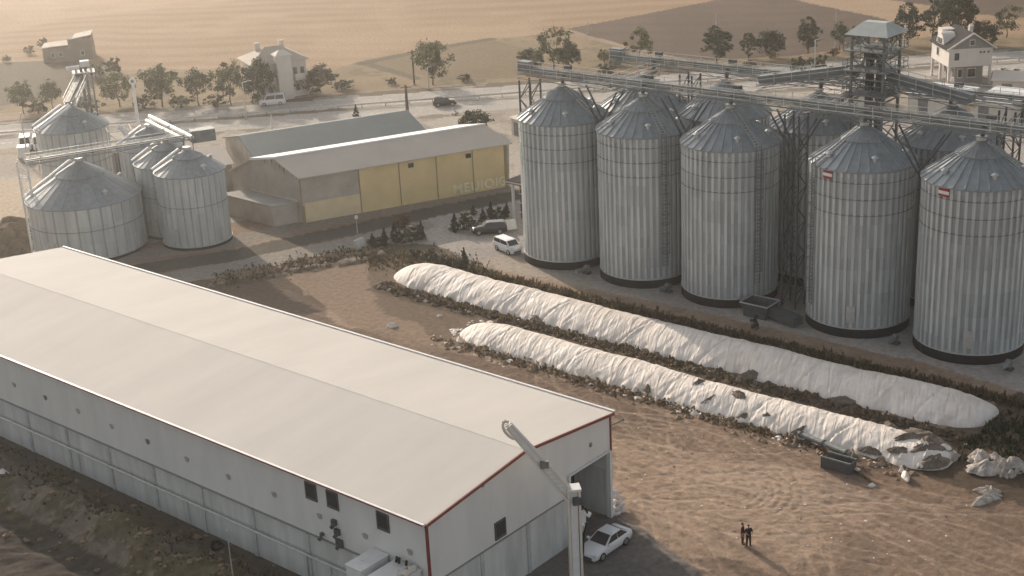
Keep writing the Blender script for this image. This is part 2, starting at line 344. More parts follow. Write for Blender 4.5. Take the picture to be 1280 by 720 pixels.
# highway: carriageways, median, verges
t = GY - (252.5 + 0.105 * GX) + (n1 - 0.5) * 0.35 + 0.00022 * GX * GX
hw = (t > -22) & (t < 2.0) & (np.abs(GX) < 600); lab[hw] = 3
for lo, hi, c in ((-1.2, 2.0, (0.13, 0.108, 0.078)), (-9.2, -1.2, (0.38, 0.35, 0.315)), (-11.3, -9.2, (0.17, 0.14, 0.10)), (-19.3, -11.3, (0.40, 0.37, 0.33)), (-22, -19.3, (0.21, 0.175, 0.13))):
    mixc((t > lo) & (t < hi) & hw, c)
mixc(hw & (n2 > 0.5) & (t < 1), (0.45, 0.41, 0.36), 0.5)
for e in (-1.6, -8.8, -11.7, -18.9): mixc(hw & (np.abs(t - e) < 0.28), (0.5, 0.46, 0.40), 0.6)
for e in (-5.2, -15.3): mixc(hw & (np.abs(t - e) < 0.22) & (np.mod(GX, 12) < 5), (0.55, 0.52, 0.46), 0.7)
# paved yard round the silos, weeds edge it
yd = inside(SX, SY, pxpoly((520, 332), (470, 320), (436, 300), (520, 275), (577, 260), (640, 247), (700, 215), (1300, 125), (1600, 300), (1600, 560), (1285, 492), (1160, 455), (1000, 418), (900, 395), (800, 374), (700, 352), (620, 336), (575, 330)))
lab[yd] = 5; mixc(yd, (0.36, 0.325, 0.29)); mixc(smooth(n2, 0.45, 0.62) * yd, (0.315, 0.28, 0.25), 0.8); mixc(smooth(n3, 0.6, 0.8) * yd, (0.385, 0.345, 0.305), 0.5)
pz = inside(SX, SY, pxpoly((585, 332), (630, 318), (660, 322), (700, 345), (800, 370), (820, 380), (700, 356), (620, 338))); mixc(pz, (0.40, 0.33, 0.26), 0.7)
# weedy patch by the shrubs
pz = inside(WX, WY, pxpoly((455, 322), (480, 304), (540, 308), (600, 330), (640, 345), (560, 338), (480, 335))); mixc(pz, (0.125, 0.10, 0.068), 0.85); lab[pz] = 0
# service road in front of the yellow warehouse
cl = pxpoly((-260, 420), (90, 352), (180, 336), (280, 321), (433, 289), (540, 265), (632, 247), (760, 222)); dr = seg(SX, SY, cl)
pav = (seg(SX, SY, pxpoly((-260, 400), (90, 335), (180, 318), (280, 304), (380, 282), (540, 251), (640, 236))) < 2.2)
lab[pav & (dr > 2.1)] = 6; mixc(pav, (0.26, 0.225, 0.185))
pz = (seg(SX, SY, pxpoly((-260, 445), (90, 372), (180, 354), (280, 337), (440, 304), (520, 283))) < 2.4); mixc(pz, (0.28, 0.25, 0.215)); lab[pz] = 4
road = dr < 2.2; lab[road] = 4; mixc(road, (0.105, 0.092, 0.075)); mixc(road & (n1 > 0.55), (0.125, 0.115, 0.085), 0.7)
# rubble and weeds strip between the road and the dirt lot
pz = inside(WX, WY, pxpoly((255, 362), (280, 347), (380, 325), (470, 306), (490, 318), (440, 330), (360, 340), (330, 350)))
mixc(pz, (0.135, 0.112, 0.075), 0.85); mixc(pz & (n3 > 0.6), (0.36, 0.31, 0.25), 0.7); Z += np.where(pz, (n3 - 0.3) * 0.8, 0)
# asphalt apron outside the hall door, hall shadow painted into its dark grey
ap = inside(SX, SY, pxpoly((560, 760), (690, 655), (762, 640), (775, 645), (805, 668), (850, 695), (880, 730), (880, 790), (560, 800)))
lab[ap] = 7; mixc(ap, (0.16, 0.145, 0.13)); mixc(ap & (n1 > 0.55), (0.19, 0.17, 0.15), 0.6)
# weed strip soil
ws = (np.abs(b_ - 112.3 + (n1 - .5) * 2) < 0.9) & (a_ > 30) & (a_ < 104); mixc(ws, (0.10, 0.082, 0.052), 0.85); lab[ws] = 0
bt = (np.abs(b_ - 102.9 + (n1 - .5)) < 1.6) & (a_ > 40) & (a_ < 110); mixc(bt, (0.105, 0.08, 0.058), 0.85)
bt = (np.abs(b_ - 95.2 + (n1 - .5) * 1.6) < 0.8) & (a_ > 44) & (a_ < 92); mixc(bt, (0.13, 0.098, 0.068), 0.7)
# wheel tracks in the lot
dirt = smooth(b_, 77, 78.5) * (1 - smooth(b_, 93.5, 95)) * (lab == 0) * smooth(a_, 10, 14) * (1 - smooth(a_, 108, 112)) + (lab == 0) * (1 - smooth(a_, 54, 57)) * (b_ < 95) * (b_ > 55)
dirt = np.clip(dirt, 0, 1)
tr = np.zeros(GX.shape); c0 = at(905, 612)
rr = np.hypot(GX - c0.x, GY - c0.y); an = np.arctan2(GY - c0.y, GX - c0.x)
for r0, a0, a1 in ((2.2, -1.2, 1.1), (2.7, -1.1, 0.9), (3.4, -1.3, 1.0), (3.9, -1.2, 1.1), (4.6, -1.0, 1.3), (5.3, -1.1, 1.2), (6.1, -0.9, 0.9)):
    tr += np.exp(-((rr - r0) / 0.14) ** 2) * smooth(an, a0, a0 + 0.3) * (1 - smooth(an, a1 - 0.3, a1))
rs = np.random.default_rng(3)
for k in range(46):
    aa, bb = rs.uniform(40, 76), rs.uniform(78, 93); hd = AZ_U + rs.normal(0, 0.35); cv = rs.normal(0, 0.035); L = rs.uniform(6, 16)
    p = ab(aa, bb); dx, dy = GX - p.x, GY - p.y; la = dx * math.cos(hd) + dy * math.sin(hd); lb = -dx * math.sin(hd) + dy * math.cos(hd) - cv * la * la
    for off in (-0.85, 0.85): tr += 0.7 * np.exp(-((lb - off) / 0.13) ** 2) * (1 - smooth(np.abs(la), L * 0.6, L))
tr = np.clip(tr, 0, 1.3)
n5 = fbm(GX, GY, 0.42, 21, 3); sk = fbm(a_ * 0.22 + (n2 - 0.5) * 3, b_ * 1.7 + (n2 - .5) * 10, 1.0, 22, 4)
Z += dirt * ((n3 - 0.5) * 0.10 + (n1 - 0.5) * 0.10 + (n2 - 0.5) * 0.2 + (n5 - 0.5) * 0.06 + (sk - 0.5) * 0.035 - tr * 0.075)
mixc(smooth(sk, 0.52, 0.68) * dirt, (0.37, 0.27, 0.197), 0.32); mixc((1 - smooth(sk, 0.32, 0.46)) * dirt, (0.21, 0.15, 0.108), 0.35); mixc(smooth(n5, 0.6, 0.8) * dirt, (0.19, 0.138, 0.10), 0.4)
mixc(np.clip(tr, 0, 1) * dirt, (0.45, 0.35, 0.27), 0.55)
# berm at the right end, low soil round the tarps
Z += 0.9 * np.exp(-(((a_ - 37) / 3.0) ** 2 + ((b_ - 103) / 5.0) ** 2)) * (0.4 + 1.2 * n1)
Z[(a_ > 57.0) & (a_ < 131) & (b_ > 56.5) & (b_ < 77)] = 0
Z[lab == 5] = 0
red_ = (lab == 0)[..., None] * (np.array([0.88, 0.865, 0.85]) - 1) + 1; col = col * red_
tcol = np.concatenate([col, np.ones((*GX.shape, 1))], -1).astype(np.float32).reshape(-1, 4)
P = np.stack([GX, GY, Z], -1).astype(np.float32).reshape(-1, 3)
gm = bpy.data.materials.new('ground_cover'); gm.use_nodes = True; n = gm.node_tree.nodes; l = gm.node_tree.links
b = n['Principled BSDF']; b.inputs['Roughness'].default_value = 0.95; b.inputs['Specular IOR Level'].default_value = 0.1
at_n = n.new('ShaderNodeAttribute'); at_n.attribute_name = 'cover'
tcn = n.new('ShaderNodeTexCoord')
nz = n.new('ShaderNodeTexNoise'); nz.inputs['Scale'].default_value = 1.7; nz.inputs['Detail'].default_value = 8; nz.inputs['Roughness'].default_value = 0.7; l.new(tcn.outputs['Object'], nz.inputs['Vector'])
mr = n.new('ShaderNodeMapRange'); mr.inputs['From Min'].default_value = 0.3; mr.inputs['From Max'].default_value = 0.7; mr.inputs['To Min'].default_value = 0.70; mr.inputs['To Max'].default_value = 1.28; l.new(nz.outputs['Fac'], mr.inputs['Value'])
vm = n.new('ShaderNodeVectorMath'); vm.operation = 'SCALE'; l.new(at_n.outputs['Color'], vm.inputs[0]); l.new(mr.outputs[0], vm.inputs['Scale'])
l.new(vm.outputs[0], b.inputs['Base Color'])
bp = n.new('ShaderNodeBump'); bp.inputs['Distance'].default_value = 0.13; bp.inputs['Strength'].default_value = 0.9; l.new(nz.outputs['Fac'], bp.inputs['Height']); l.new(bp.outputs[0], b.inputs['Normal'])
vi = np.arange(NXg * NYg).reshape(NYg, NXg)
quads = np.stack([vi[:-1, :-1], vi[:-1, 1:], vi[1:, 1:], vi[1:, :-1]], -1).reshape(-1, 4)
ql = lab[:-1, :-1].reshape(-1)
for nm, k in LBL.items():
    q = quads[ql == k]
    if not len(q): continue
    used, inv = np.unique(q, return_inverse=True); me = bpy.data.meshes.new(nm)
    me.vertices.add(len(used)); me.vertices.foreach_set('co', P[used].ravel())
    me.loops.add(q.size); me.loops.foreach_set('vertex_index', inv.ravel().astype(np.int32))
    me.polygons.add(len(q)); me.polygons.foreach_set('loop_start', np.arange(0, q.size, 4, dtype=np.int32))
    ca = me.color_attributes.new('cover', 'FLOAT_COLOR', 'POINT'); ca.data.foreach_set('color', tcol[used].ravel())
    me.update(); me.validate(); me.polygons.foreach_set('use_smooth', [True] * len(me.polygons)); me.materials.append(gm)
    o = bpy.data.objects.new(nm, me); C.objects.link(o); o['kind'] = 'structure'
def gz(x, y):
    i = np.searchsorted(ys, y); j = np.searchsorted(xs, x); return float(Z[min(i, NYg - 1), min(j, NXg - 1)])
def on_ground(x, y, dz=0.0):
    p = at(x, y); p.z = gz(p.x, p.y) + dz; return p

# haze: one even box of air round everything
hz = MB().box((0, 0, 27.5), (6000, 6000, 61)).build('haze', mat('haze_air', (1, 1, 1)))
hz['kind'] = 'stuff'; hm = hz.data.materials[0]; hn = hm.node_tree.nodes; hl = hm.node_tree.links; hn.clear()
ho = hn.new('ShaderNodeOutputMaterial'); pv = hn.new('ShaderNodeVolumePrincipled')
pv.inputs['Color'].default_value = (0.96, 0.93, 0.87, 1); pv.inputs['Density'].default_value = HAZE_DENSITY; pv.inputs['Anisotropy'].default_value = HAZE_ANISO
hl.new(pv.outputs[0], ho.inputs['Volume'])

# ---------------------------------------------------------------- silos
def silo_meshes(r, he, hap, nrib, key, fnd=0.98, cap_r=0.42, nroof=None, rings=(1.15, 2.75, 4.3), prof=((0.0, 0), (0.50, 0), (0.55, 0.15), (0.95, 0.15)), seam=0.12):
    """mesh data of one kind of silo, base at the origin"""
    D = {}
    mb = MB(); n = nrib; vs = []
    for zz in (fnd, he):
        for i in range(n):
            for fr, dr_ in prof:
                t = 2 * math.pi * (i + fr) / n; vs.append(((r + dr_) * math.cos(t), (r + dr_) * math.sin(t), zz))
    m = n * 4
    for i in range(m): mb.add([], [(i, (i + 1) % m, m + (i + 1) % m, m + i)], 0 if i % 4 == 0 else 1)
    mb.v = [tuple(p) for p in vs]
    wm_ = mb.mesh('wall'); wm_.materials.append(M_GALV); D['wall'] = (wm_, M_RIB)
    nr = nroof or nrib * 2 // 3
    def cone(ra, za, rb, zb, rise):
        c = MB(); vs = []
        for rr_, zz in ((ra, za), (rb, zb)):
            for i in range(nr):
                for fr, up in ((0, 0), (0.80, 0), (0.86, rise), (0.94, rise)):
                    t = 2 * math.pi * (i + fr) / nr; vs.append((rr_ * math.cos(t), rr_ * math.sin(t), zz + up * (1 if rr_ > 0.6 else 0.4)))
        k = nr * 4; c.add(vs, [(i, (i + 1) % k, k + (i + 1) % k, k + i) for i in range(k)]); return c
    sl = (hap - 0.35 - he) / (r + 0.22 - 0.35)
    rc = r * cap_r; zc = he + sl * (r + 0.22 - rc)
    c = cone(r + 0.26, he - 0.02, rc - 0.1, zc + sl * 0.1, seam)
    c.ring(r + 0.28, he - 0.13, he - 0.02, 72, rin=r + 0.02)
    D['roof'] = (c.mesh('roof'), M_GALVR)
    c = cone(rc + 0.12, zc + 0.12, 0.35, hap - 0.35 + 0.12, seam * 0.5); c.ring(rc + 0.13, zc - 0.02, zc + 0.12, 48, rin=rc)
    D['roof_cap'] = (c.mesh('roof_cap'), M_GALVR)
    c = MB().tube((0, 0, hap - 0.4), (0, 0, hap), 0.42, 0.42, 16); c.tube((0, 0, hap), (0, 0, hap + 0.1), 0.52, 0.52, 16)
    D['filler_neck'] = (c.mesh('filler_neck'), M_STEELL)
    c = MB().tube((0, 0, -0.1), (0, 0, fnd - 0.05), r + 0.16, r + 0.16, 72)
    D['foundation'] = (c.mesh('foundation'), M_BLACK)
    c = MB().ring(r + 0.20, fnd - 0.05, fnd + 0.10, 72, rin=r - 0.05)
    D['base_flange'] = (c.mesh('base_flange'), M_STEELL)
    c = MB()
    for k in rings: c.ring(r + 0.165, he - k - 0.028, he - k + 0.028, 96, rin=r - 0.02)
    D['stiffener_ring'] = (c.mesh('stiffener_ring'), mat('ring_steel', (0.25, 0.26, 0.26), 0.6, 0.3))
    c = MB()
    for y in (-0.3, 0.3): c.bar((r + 0.28, y, fnd + 1.5), (r + 0.28, y, he + 0.7), 0.06)
    z = fnd + 1.6
    while z < he: c.bar((r + 0.28, -0.3, z), (r + 0.28, 0.3, z), 0.04); z += 0.4
    for k in range(int((he - 4) / 1.1)):
        z = 4 + k * 1.1
        hoop = [(r + 0.28 + 0.62 * math.sin(q), 0.42 * math.cos(q), z) for q in np.linspace(0, math.pi, 7)]
        for p, q in zip(hoop[:-1], hoop[1:]): c.bar(p, q, 0.05)
    for q in (0.6, 1.57, 2.5): c.bar((r + 0.28 + 0.62 * math.sin(q), 0.42 * math.cos(q), 4), (r + 0.28 + 0.62 * math.sin(q), 0.42 * math.cos(q), he), 0.045)
    D['ladder'] = (c.mesh('ladder'), M_STEEL)
    c = MB(); ang = math.atan2(sl, 1)
    for y in (-0.28, 0.28): c.bar((r, y, he + 0.2), (0.6, y, hap - 0.35), 0.06, 0.08)
    for q in np.linspace(0.03, 0.97, int(r * 3)): c.bar((r + (0.6 - r) * q, -0.28, he + 0.2 + (hap - 0.55 - he) * q), (r + (0.6 - r) * q, 0.28, he + 0.2 + (hap - 0.55 - he) * q), 0.05)
    D['roof_ladder'] = (c.mesh('roof_ladder'), M_STEELL)
    rv = r * 0.80; zv = he + sl * (r - rv)
    c = MB().tube((rv, 0, zv - 0.1), (rv, 0, zv + 0.42), 0.22, 0.22, 10); c.tube((rv, 0, zv + 0.42), (rv, 0, zv + 0.62), 0.36, 0.12, 10)
    D['roof_vent'] = (c.mesh('roof_vent'), M_STEELL)
    c = MB().box((r + 0.13, 0, fnd + 1.5), (0.16, 0.85, 1.7)); c.box((r + 0.23, 0, fnd + 1.5), (0.05, 0.6, 0.5))
    D['access_hatch'] = (c.mesh('access_hatch'), M_STEELL)
    for k, (me, m) in D.items(): me.materials.append(m)
    for k in ('foundation',): pass
    return D
def part(name, me, parent, rz=0.0):
    o = bpy.data.objects.new(name, me); C.objects.link(o); o.parent = parent; o.rotation_euler = (0, 0, rz); return o
SILO_BIG = silo_meshes(4.9, 16.7, 20.26, 46, 'big')
def make_silo(D, loc, label, group, lad=-1.9, roofl=0.0, vents=(0.3, 1.9, 3.4, 5.0), hatch=-1.5, name='grain_silo'):
    t = thing(name, label, 'silo', loc, 0, group)
    # the silo faces the camera side: angles are measured from +X
    for k in ('foundation', 'base_flange', 'wall', 'stiffener_ring', 'roof', 'roof_cap', 'filler_neck'): part(k, D[k][0], t)
    part('ladder', D['ladder'][0], t, lad); part('roof_ladder', D['roof_ladder'][0], t, roofl); part('access_hatch', D['access_hatch'][0], t, hatch)
    for v in vents: part('roof_vent', D['roof_vent'][0], t, v)
    return t
SA = [97.97, 86.96, 76.12, 61.2, 49.66]
front_labels = ['galvanised silo at the left end of the front row, beside the small office',
    'front row silo second from the office, dusty pale sheeting with a hopper at each foot',
    'front row silo left of the wide gap where the black loading hopper stands',
    'front row silo right of the wide gap, red and white plate on its left shoulder',
    'front row silo at the right end, darkest sheeting, red and white plate']
lads = [-0.75, -1.25, -1.15, -2.9, -0.6]
FRONT = []
for i, a in enumerate(SA):
    s_ = make_silo(SILO_BIG, ab(a, 122.6), front_labels[i], 'tall galvanised grain silos', lad=lads[i], roofl=lads[i] + 0.02, vents=(-2.75, -1.55, -0.45, 0.6, 1.8), hatch=[-0.3, -0.35, -0.3, -1.95, -1.9][i])
    FRONT.append(s_)
for i, lab_i in ((3, 0), (4, 1)):
    c = MB(); r = 5.06; t0 = -2.62
    for k, z, h in ((0, 15.95, 0.95),):
        seg_n = 4
        for q in range(seg_n):
            ta, tb = t0 + q * 0.055, t0 + (q + 1) * 0.055
            for (z0, z1, mi) in ((15.75, 15.98, 0), (15.98, 16.28, 1), (16.28, 16.5, 0)):
                pts = [((r + d) * math.cos(tt), (r + d) * math.sin(tt)) for tt, d in ((ta, 0), (ta, 0.05), (tb, 0.05), (tb, 0))]
                c.prism(pts, z0, z1, mi)
    c.build('name_plate', [mat('sign_red', (0.32, 0.04, 0.05), 0.5), M_WHITE], FRONT[i])
back_labels = ['back row silo with only its cone clear between the first two front silos',
    'back row silo showing its cone between the second and third front silos',
    'back row silo in the gap left of the elevator tower, wall visible to the ground',
    'back row silo at the right, blue-grey cone under the rear conveyor']
for a, b, lb in ((92.9, 131.4, 0), (83.2, 132.8, 1), (71.7, 133.0, 2), (57.4, 133.8, 3)):
    make_silo(SILO_BIG, ab(a, b), back_labels[lb], 'tall galvanised grain silos', lad=0.9, roofl=-0.2, vents=(-2.7, -1.6, -0.4, 1.2), hatch=0.5)

# ---------------------------------------------------------------- conveyor bridges and elevator tower
def bridge(name, label, p, q, wd=1.5, box=0.34, supports=(), truss=True):
    p, q = Vector(p), Vector(q); d = q - p; L = d.length; a = math.atan2(d.y, d.x); sl = d.z / L
    t = thing(name, label, 'conveyor', p, a, 'conveyor bridges over the silos')
    def P(x, y, z): return (x, y, z + sl * x)
    c = MB(); c.bar(P(0, 0.35, 0.42), P(L, 0.35, 0.42), box, box)
    c.bar(P(0, 0.35, 0.44 + box / 2), P(L, 0.35, 0.44 + box / 2), box + 0.10, 0.04); c.build('conveyor_trough', mat('trough_sheet', (0.20, 0.21, 0.205), 0.6, 0.3, 0.25, 0.6), t)
    c = MB(); x = 2.0
    while x < L - 1: c.bar(P(x, 0.35, 0.18), P(x, 0.35, 0.48 + box / 2), box + 0.14, 0.08); x += 3.0
    c.build('rib', M_STEELD, t)
    c = MB(); c.bar(P(0, -0.4, 0.12), P(L, -0.4, 0.12), 0.62, 0.06); c.build('walkway', M_STEEL, t)
    for y in (-0.82, 0.82):
        c = MB(); x = 0.1
        while x < L: c.bar(P(x, y, 0.1), P(x, y, 1.2), 0.045); x += 1.9
        for z in (0.65, 1.2): c.bar(P(0, y, z), P(L, y, z), 0.045)
        c.build('handrail', M_STEELL, t)
    if truss:
        c = MB()
        for y in (-0.8, 0.8):
            c.bar(P(0, y, 0.0), P(L, y, 0.0), 0.07, 0.09); c.bar(P(0, y, -0.5), P(L, y, -0.5), 0.06, 0.06)
            x = 0; k = 0
            while x + 2.4 <= L: c.bar(P(x, y, 0 if k % 2 else -0.5), P(x + 2.4, y, -0.5 if k % 2 else 0), 0.05); x += 2.4; k += 1
        c.build('truss', M_STEEL, t)
    for sx_, zb, kind in supports:
        c = MB()
        if kind == 'v':
            for y in (-0.7, 0.7):
                c.bar(P(sx_ - 2.6, y, -0.7), (sx_, y * 0.6, zb), 0.14); c.bar(P(sx_ + 2.6, y, -0.7), (sx_, y * 0.6, zb), 0.14)
        else:
            for y in (-0.9, 0.9):
                for dx in (-0.8, 0.8): c.bar(P(sx_ + dx, y, -0.7), (sx_ + dx, y, zb), 0.16)
            z = -1.0; k = 0
            while z - 1.8 > zb:
                for y in (-0.9, 0.9):
                    s2 = 0.8 if k % 2 else -0.8
                    c.bar((sx_ - s2, y, z), (sx_ + s2, y, z - 1.8), 0.08)
                for dx in (-0.8, 0.8): c.bar((sx_ + dx, -0.9 if k % 2 else 0.9, z), (sx_ + dx, 0.9 if k % 2 else -0.9, z - 1.8), 0.08); 
                z -= 1.8; k += 1
        c.build('support_frame', M_STEELD, t)
    return t
ZB = 20.95
fb = bridge('conveyor_bridge', 'long conveyor bridge with handrails along the tops of the front silo row', ab(103.8, 122.6, ZB), ab(34, 122.6, ZB), supports=((1.2, -20.9, 'l'), (35.3, -20.9, 'l'), (11.3, -4.6, 'v'), (22.2, -4.6, 'v'), (35.3, -5.0, 'v'), (48.4, -4.8, 'v')))
rb = bridge('conveyor_bridge', 'conveyor bridge running along the back silo row behind the other', ab(98.5, 133.0, ZB + 0.1), ab(32, 133.6, ZB + 0.1), supports=((10.6, -20.9, 'l'), (47.2, -20.9, 'l')))
for fx in (5.9, 16.8, 27.7, 42.6, 54.2):        # drop spouts and motors over each filler neck
    c = MB().tube((fx, 0.35, 0.3), (fx, 0, -0.7), 0.26, 0.2, 10); c.box((fx + 0.6, 0.35, 1.1), (0.8, 0.5, 0.45)); c.build('drop_spout', M_STEELD, fb)
for fx in (5.6, 15.3, 26.8, 41.1):
    c = MB().tube((fx, 0.35, 0.3), (fx, 0, -0.8), 0.26, 0.2, 10); c.box((fx + 0.6, 0.35, 1.1), (0.8, 0.5, 0.45)); c.build('drop_spout', M_STEELD, rb)
c = MB().box((0.4, 0.35, 0.75), (1.6, 1.0, 1.1)); c.tube((1.0, -0.1, 1.0), (1.0, 0.8, 1.0), 0.28); c.build('drive_head', M_STEEL, fb)
c = MB().box((0.4, 0.35, 0.75), (1.6, 1.0, 1.1)); c.tube((1.0, -0.1, 1.0), (1.0, 0.8, 1.0), 0.28); c.build('drive_head', M_STEEL, rb)
for k, (a, lbl) in enumerate(((67.6, 'cross conveyor joining both bridges left of the tower'), (92.2, 'short cross walkway between both silo rows at the left'))):
    bridge('cross_conveyor', lbl, ab(a, 132.2, ZB - 0.9), ab(a, 123.4, ZB - 0.9), truss=True)

T0 = ab(64.9, 131.9)
tw = thing('elevator_tower', 'tall steel bucket elevator tower with a pale hipped roof between the silo rows', 'tower', T0, AZ_U)
hw_ = 1.75; TT = 27.0
for sx_ in (-1, 1):
    for sy_ in (-1, 1):
        MB().bar((sx_ * hw_, sy_ * hw_, 0), (sx_ * hw_, sy_ * hw_, TT), 0.24).build('leg', M_STEEL, tw)
c = MB(); z = 0.5; k = 0
while z + 2.2 < TT:
    for s_ in (-1, 1):
        c.bar((-hw_, s_ * hw_, z), (hw_, s_ * hw_, z), 0.12); c.bar((s_ * hw_, -hw_, z), (s_ * hw_, hw_, z), 0.12)
        e = hw_ if k % 2 else -hw_
        c.bar((-e, s_ * hw_, z), (e, s_ * hw_, z + 2.2), 0.1); c.bar((s_ * hw_, e, z), (s_ * hw_, -e, z + 2.2), 0.1)
    z += 2.2; k += 1
c.build('lattice', M_STEEL, tw)
for x in (-0.55, 0.55):
    c = MB()
    for y in (-0.35, 0.35): c.bar((x, y, 0), (x, y, 24.6), 0.42, 0.34)
    c.box((x, 0, 25.0), (0.75, 1.5, 1.1)); c.build('elevator_leg', M_STEELD, tw)
for z in (21.0, 23.4, 25.4):
    c = MB().box((0, 0, z), (hw_ * 2 + 1.3, hw_ * 2 + 1.3, 0.1)); p_ = c.build('platform', M_STEEL, tw)
    c = MB(); e = hw_ + 0.62
    for q in range(4):
        cs = [(-e, -e), (e, -e), (e, e), (-e, e)]; A_, B_ = cs[q], cs[(q + 1) % 4]
        for h in (0.55, 1.05): c.bar((*A_, z + h), (*B_, z + h), 0.06)
        for f in np.linspace(0, 0.8, 5): c.bar((A_[0] + (B_[0] - A_[0]) * f, A_[1] + (B_[1] - A_[1]) * f, z), (A_[0] + (B_[0] - A_[0]) * f, A_[1] + (B_[1] - A_[1]) * f, z + 1.05), 0.05)
    c.build('handrail', M_STEEL, p_)
e = 2.35; c = MB(); z0, z1 = TT, TT + 1.1
b4 = [(-e, -e, z0), (e, -e, z0), (e, e, z0), (-e, e, z0)]; t4 = [(-1.2, -0.5, z1), (1.2, -0.5, z1), (1.2, 0.5, z1), (-1.2, 0.5, z1)]
c.add(b4 + t4, [(0, 1, 5, 4), (1, 2, 6, 5), (2, 3, 7, 6), (3, 0, 4, 7), (4, 5, 6, 7), (3, 2, 1, 0)]); c.build('roof', mat('grey_green_cap', (0.40, 0.425, 0.40), 0.6, 0, 0.1, 0.8), tw)
c = MB()
for x, y, z in ((2.6, 0.3, 25.0), (-2.4, -0.6, 24.0), (0.2, -2.5, 22.2)): c.tube((x * 0.3, y * 0.3, z), (x, y, z - 3.4), 0.2, n=8)
c.build('spout', M_STEELL, tw)
bridge('inclined_conveyor', 'thick inclined conveyor climbing from the left bridges to the elevator tower', ab(77.0, 129.6, 20.9), ab(66.3, 131.4, 22.9), box=0.9, truss=True)
bridge('inclined_conveyor', 'steel conveyor running right from the elevator tower at its middle platform', ab(63.4, 131.4, 22.4), ab(54.0, 130.2, 21.3), box=0.7)

# loading hoppers and small ground machines at the silo feet
hp = thing('loading_hopper', 'black open loading hopper in the wide gap between the front silos', 'hopper', ab(69.9, 118.4), AZ_U); hp.scale = (0.8, 0.8, 0.75)
c = MB().prism([(-1.6, -1.3), (1.6, -1.3), (1.6, 1.3), (-1.6, 1.3)], 0, 0.9)
top = [(-2.0, -1.6, 2.0), (2.0, -1.6, 2.0), (2.0, 1.6, 2.0), (-2.0, 1.6, 2.0)]; bot = [(-1.6, -1.3, 0.9), (1.6, -1.3, 0.9), (1.6, 1.3, 0.9), (-1.6, 1.3, 0.9)]
c.add(bot + top, [(0, 1, 5, 4), (1, 2, 6, 5), (2, 3, 7, 6), (3, 0, 4, 7)]); c.build('bin', M_STEELD, hp)
c = MB().bar((-2.0, -1.6, 2.02), (2.0, -1.6, 2.02), 0.14); c.bar((2.0, -1.6, 2.02), (2.0, 1.6, 2.02), 0.14); c.bar((-2, 1.6, 2.02), (2.0, 1.6, 2.02), 0.14); c.bar((-2, -1.6, 2.02), (-2.0, 1.6, 2.02), 0.14); c.build('rim', M_STEELL, hp)
c = MB().bar((-1.8, 0, 1.0), (-6.2, 1.2, 0.9), 1.6, 1.2); c.bar((-1.6, 0.4, 1.7), (-6.2, 1.6, 1.5), 1.0, 0.1); c.build('feed_chute', M_STEELD, hp)
for k, (a, lb) in enumerate(((92.4, 'small fan unit at the foot between the first and second front silos'), (81.5, 'small fan unit at the foot between the second and third front silos'), (55.3, 'small fan unit at the foot between the last two front silos'), (44.2, 'small fan unit at the foot right of the last front silo'))):
    f = thing('aeration_fan', lb, 'fan', ab(a, 118.9), AZ_U, 'aeration fans at the silo feet')
    MB().box((0, 0, 0.1), (0.9, 0.7, 0.2)).build('base', M_STEELD, f)
    MB().tube((-0.22, 0, 0.6), (0.22, 0, 0.6), 0.42, n=18).build('housing', M_STEEL, f)
    MB().box((0.0, 0.42, 0.5), (0.4, 0.45, 0.35)).build('motor', M_STEELD, f)
    MB().tube((0, 0.2, 0.6), (0, 1.9, 0.8), 0.24, n=12).build('duct', M_STEEL, f)

# ---------------------------------------------------------------- foreground hall
HA0, HB1, HW_, HE, HRZ, HP_, HL = 57.775, 76.52, 19.77, 8.48, 9.6, 3.94, 71.2
H0 = ab(HA0, HB1)                        # near gable, corner by the door;  local x: along -V, local y: along the hall
hall = thing('storage_hall', 'long white flat-roofed hall with dark red trims in the foreground', 'building', H0, math.atan2(-V[1], -V[0]))
# local frame: x = -V (from the door corner to the near corner), y = rotated: x cross -> check sign of the long axis
yl = Vector((math.cos(hall.rotation_euler.z + math.pi / 2), math.sin(hall.rotation_euler.z + math.pi / 2)))
YS = 1.0 if yl.x * U[0] + yl.y * U[1] > 0 else -1.0
def hp_(x, y, z): return (x, y * YS, z)
DX0, DX1, DZ = 0.35, 5.0, 5.55           # door opening in the gable
def rz_(x): return HE + (HRZ - HE) * (1 - abs(x - HW_ / 2) / (HW_ / 2))
c = MB(); th = 0.22
def gable(y0, y1, lo, hi, door):
    # upper sandwich panel part of a gable, with the door cut out
    prof = []
    if door:
        c.add([hp_(0.0, y, z) for y in (y0, y1) for z in (0, rz_(0))] + [hp_(DX0, y, z) for y in (y0, y1) for z in (0, rz_(DX0))], [(0, 1, 5, 4), (2, 6, 7, 3), (0, 4, 6, 2), (1, 3, 7, 5), (0, 2, 3, 1), (4, 5, 7, 6)])
        xs_ = [DX0, DX1]; zlo = DZ
        q = [hp_(x, y, z) for y in (y0, y1) for x, z in ((DX0, DZ), (DX1, DZ), (DX1, rz_(DX1)), (DX0, rz_(DX0)))]
        c.add(q, [(0, 1, 2, 3), (7, 6, 5, 4), (0, 4, 5, 1), (3, 2, 6, 7)])
        st = DX1
    else: st = 0.0
    for xa, xb in ((st, HW_ / 2), (HW_ / 2, HW_)):
        q = [hp_(x, y, z) for y in (y0, y1) for x, z in ((xa, HP_ + 0.01), (xb, HP_ + 0.01), (xb, rz_(xb)), (xa, rz_(xa)))]
        c.add(q, [(0, 1, 2, 3), (7, 6, 5, 4), (0, 4, 5, 1), (3, 2, 6, 7), (0, 3, 7, 4), (1, 5, 6, 2)])
gable(0, th, 0, 0, True); gable(HL - th, HL, 0, 0, False)
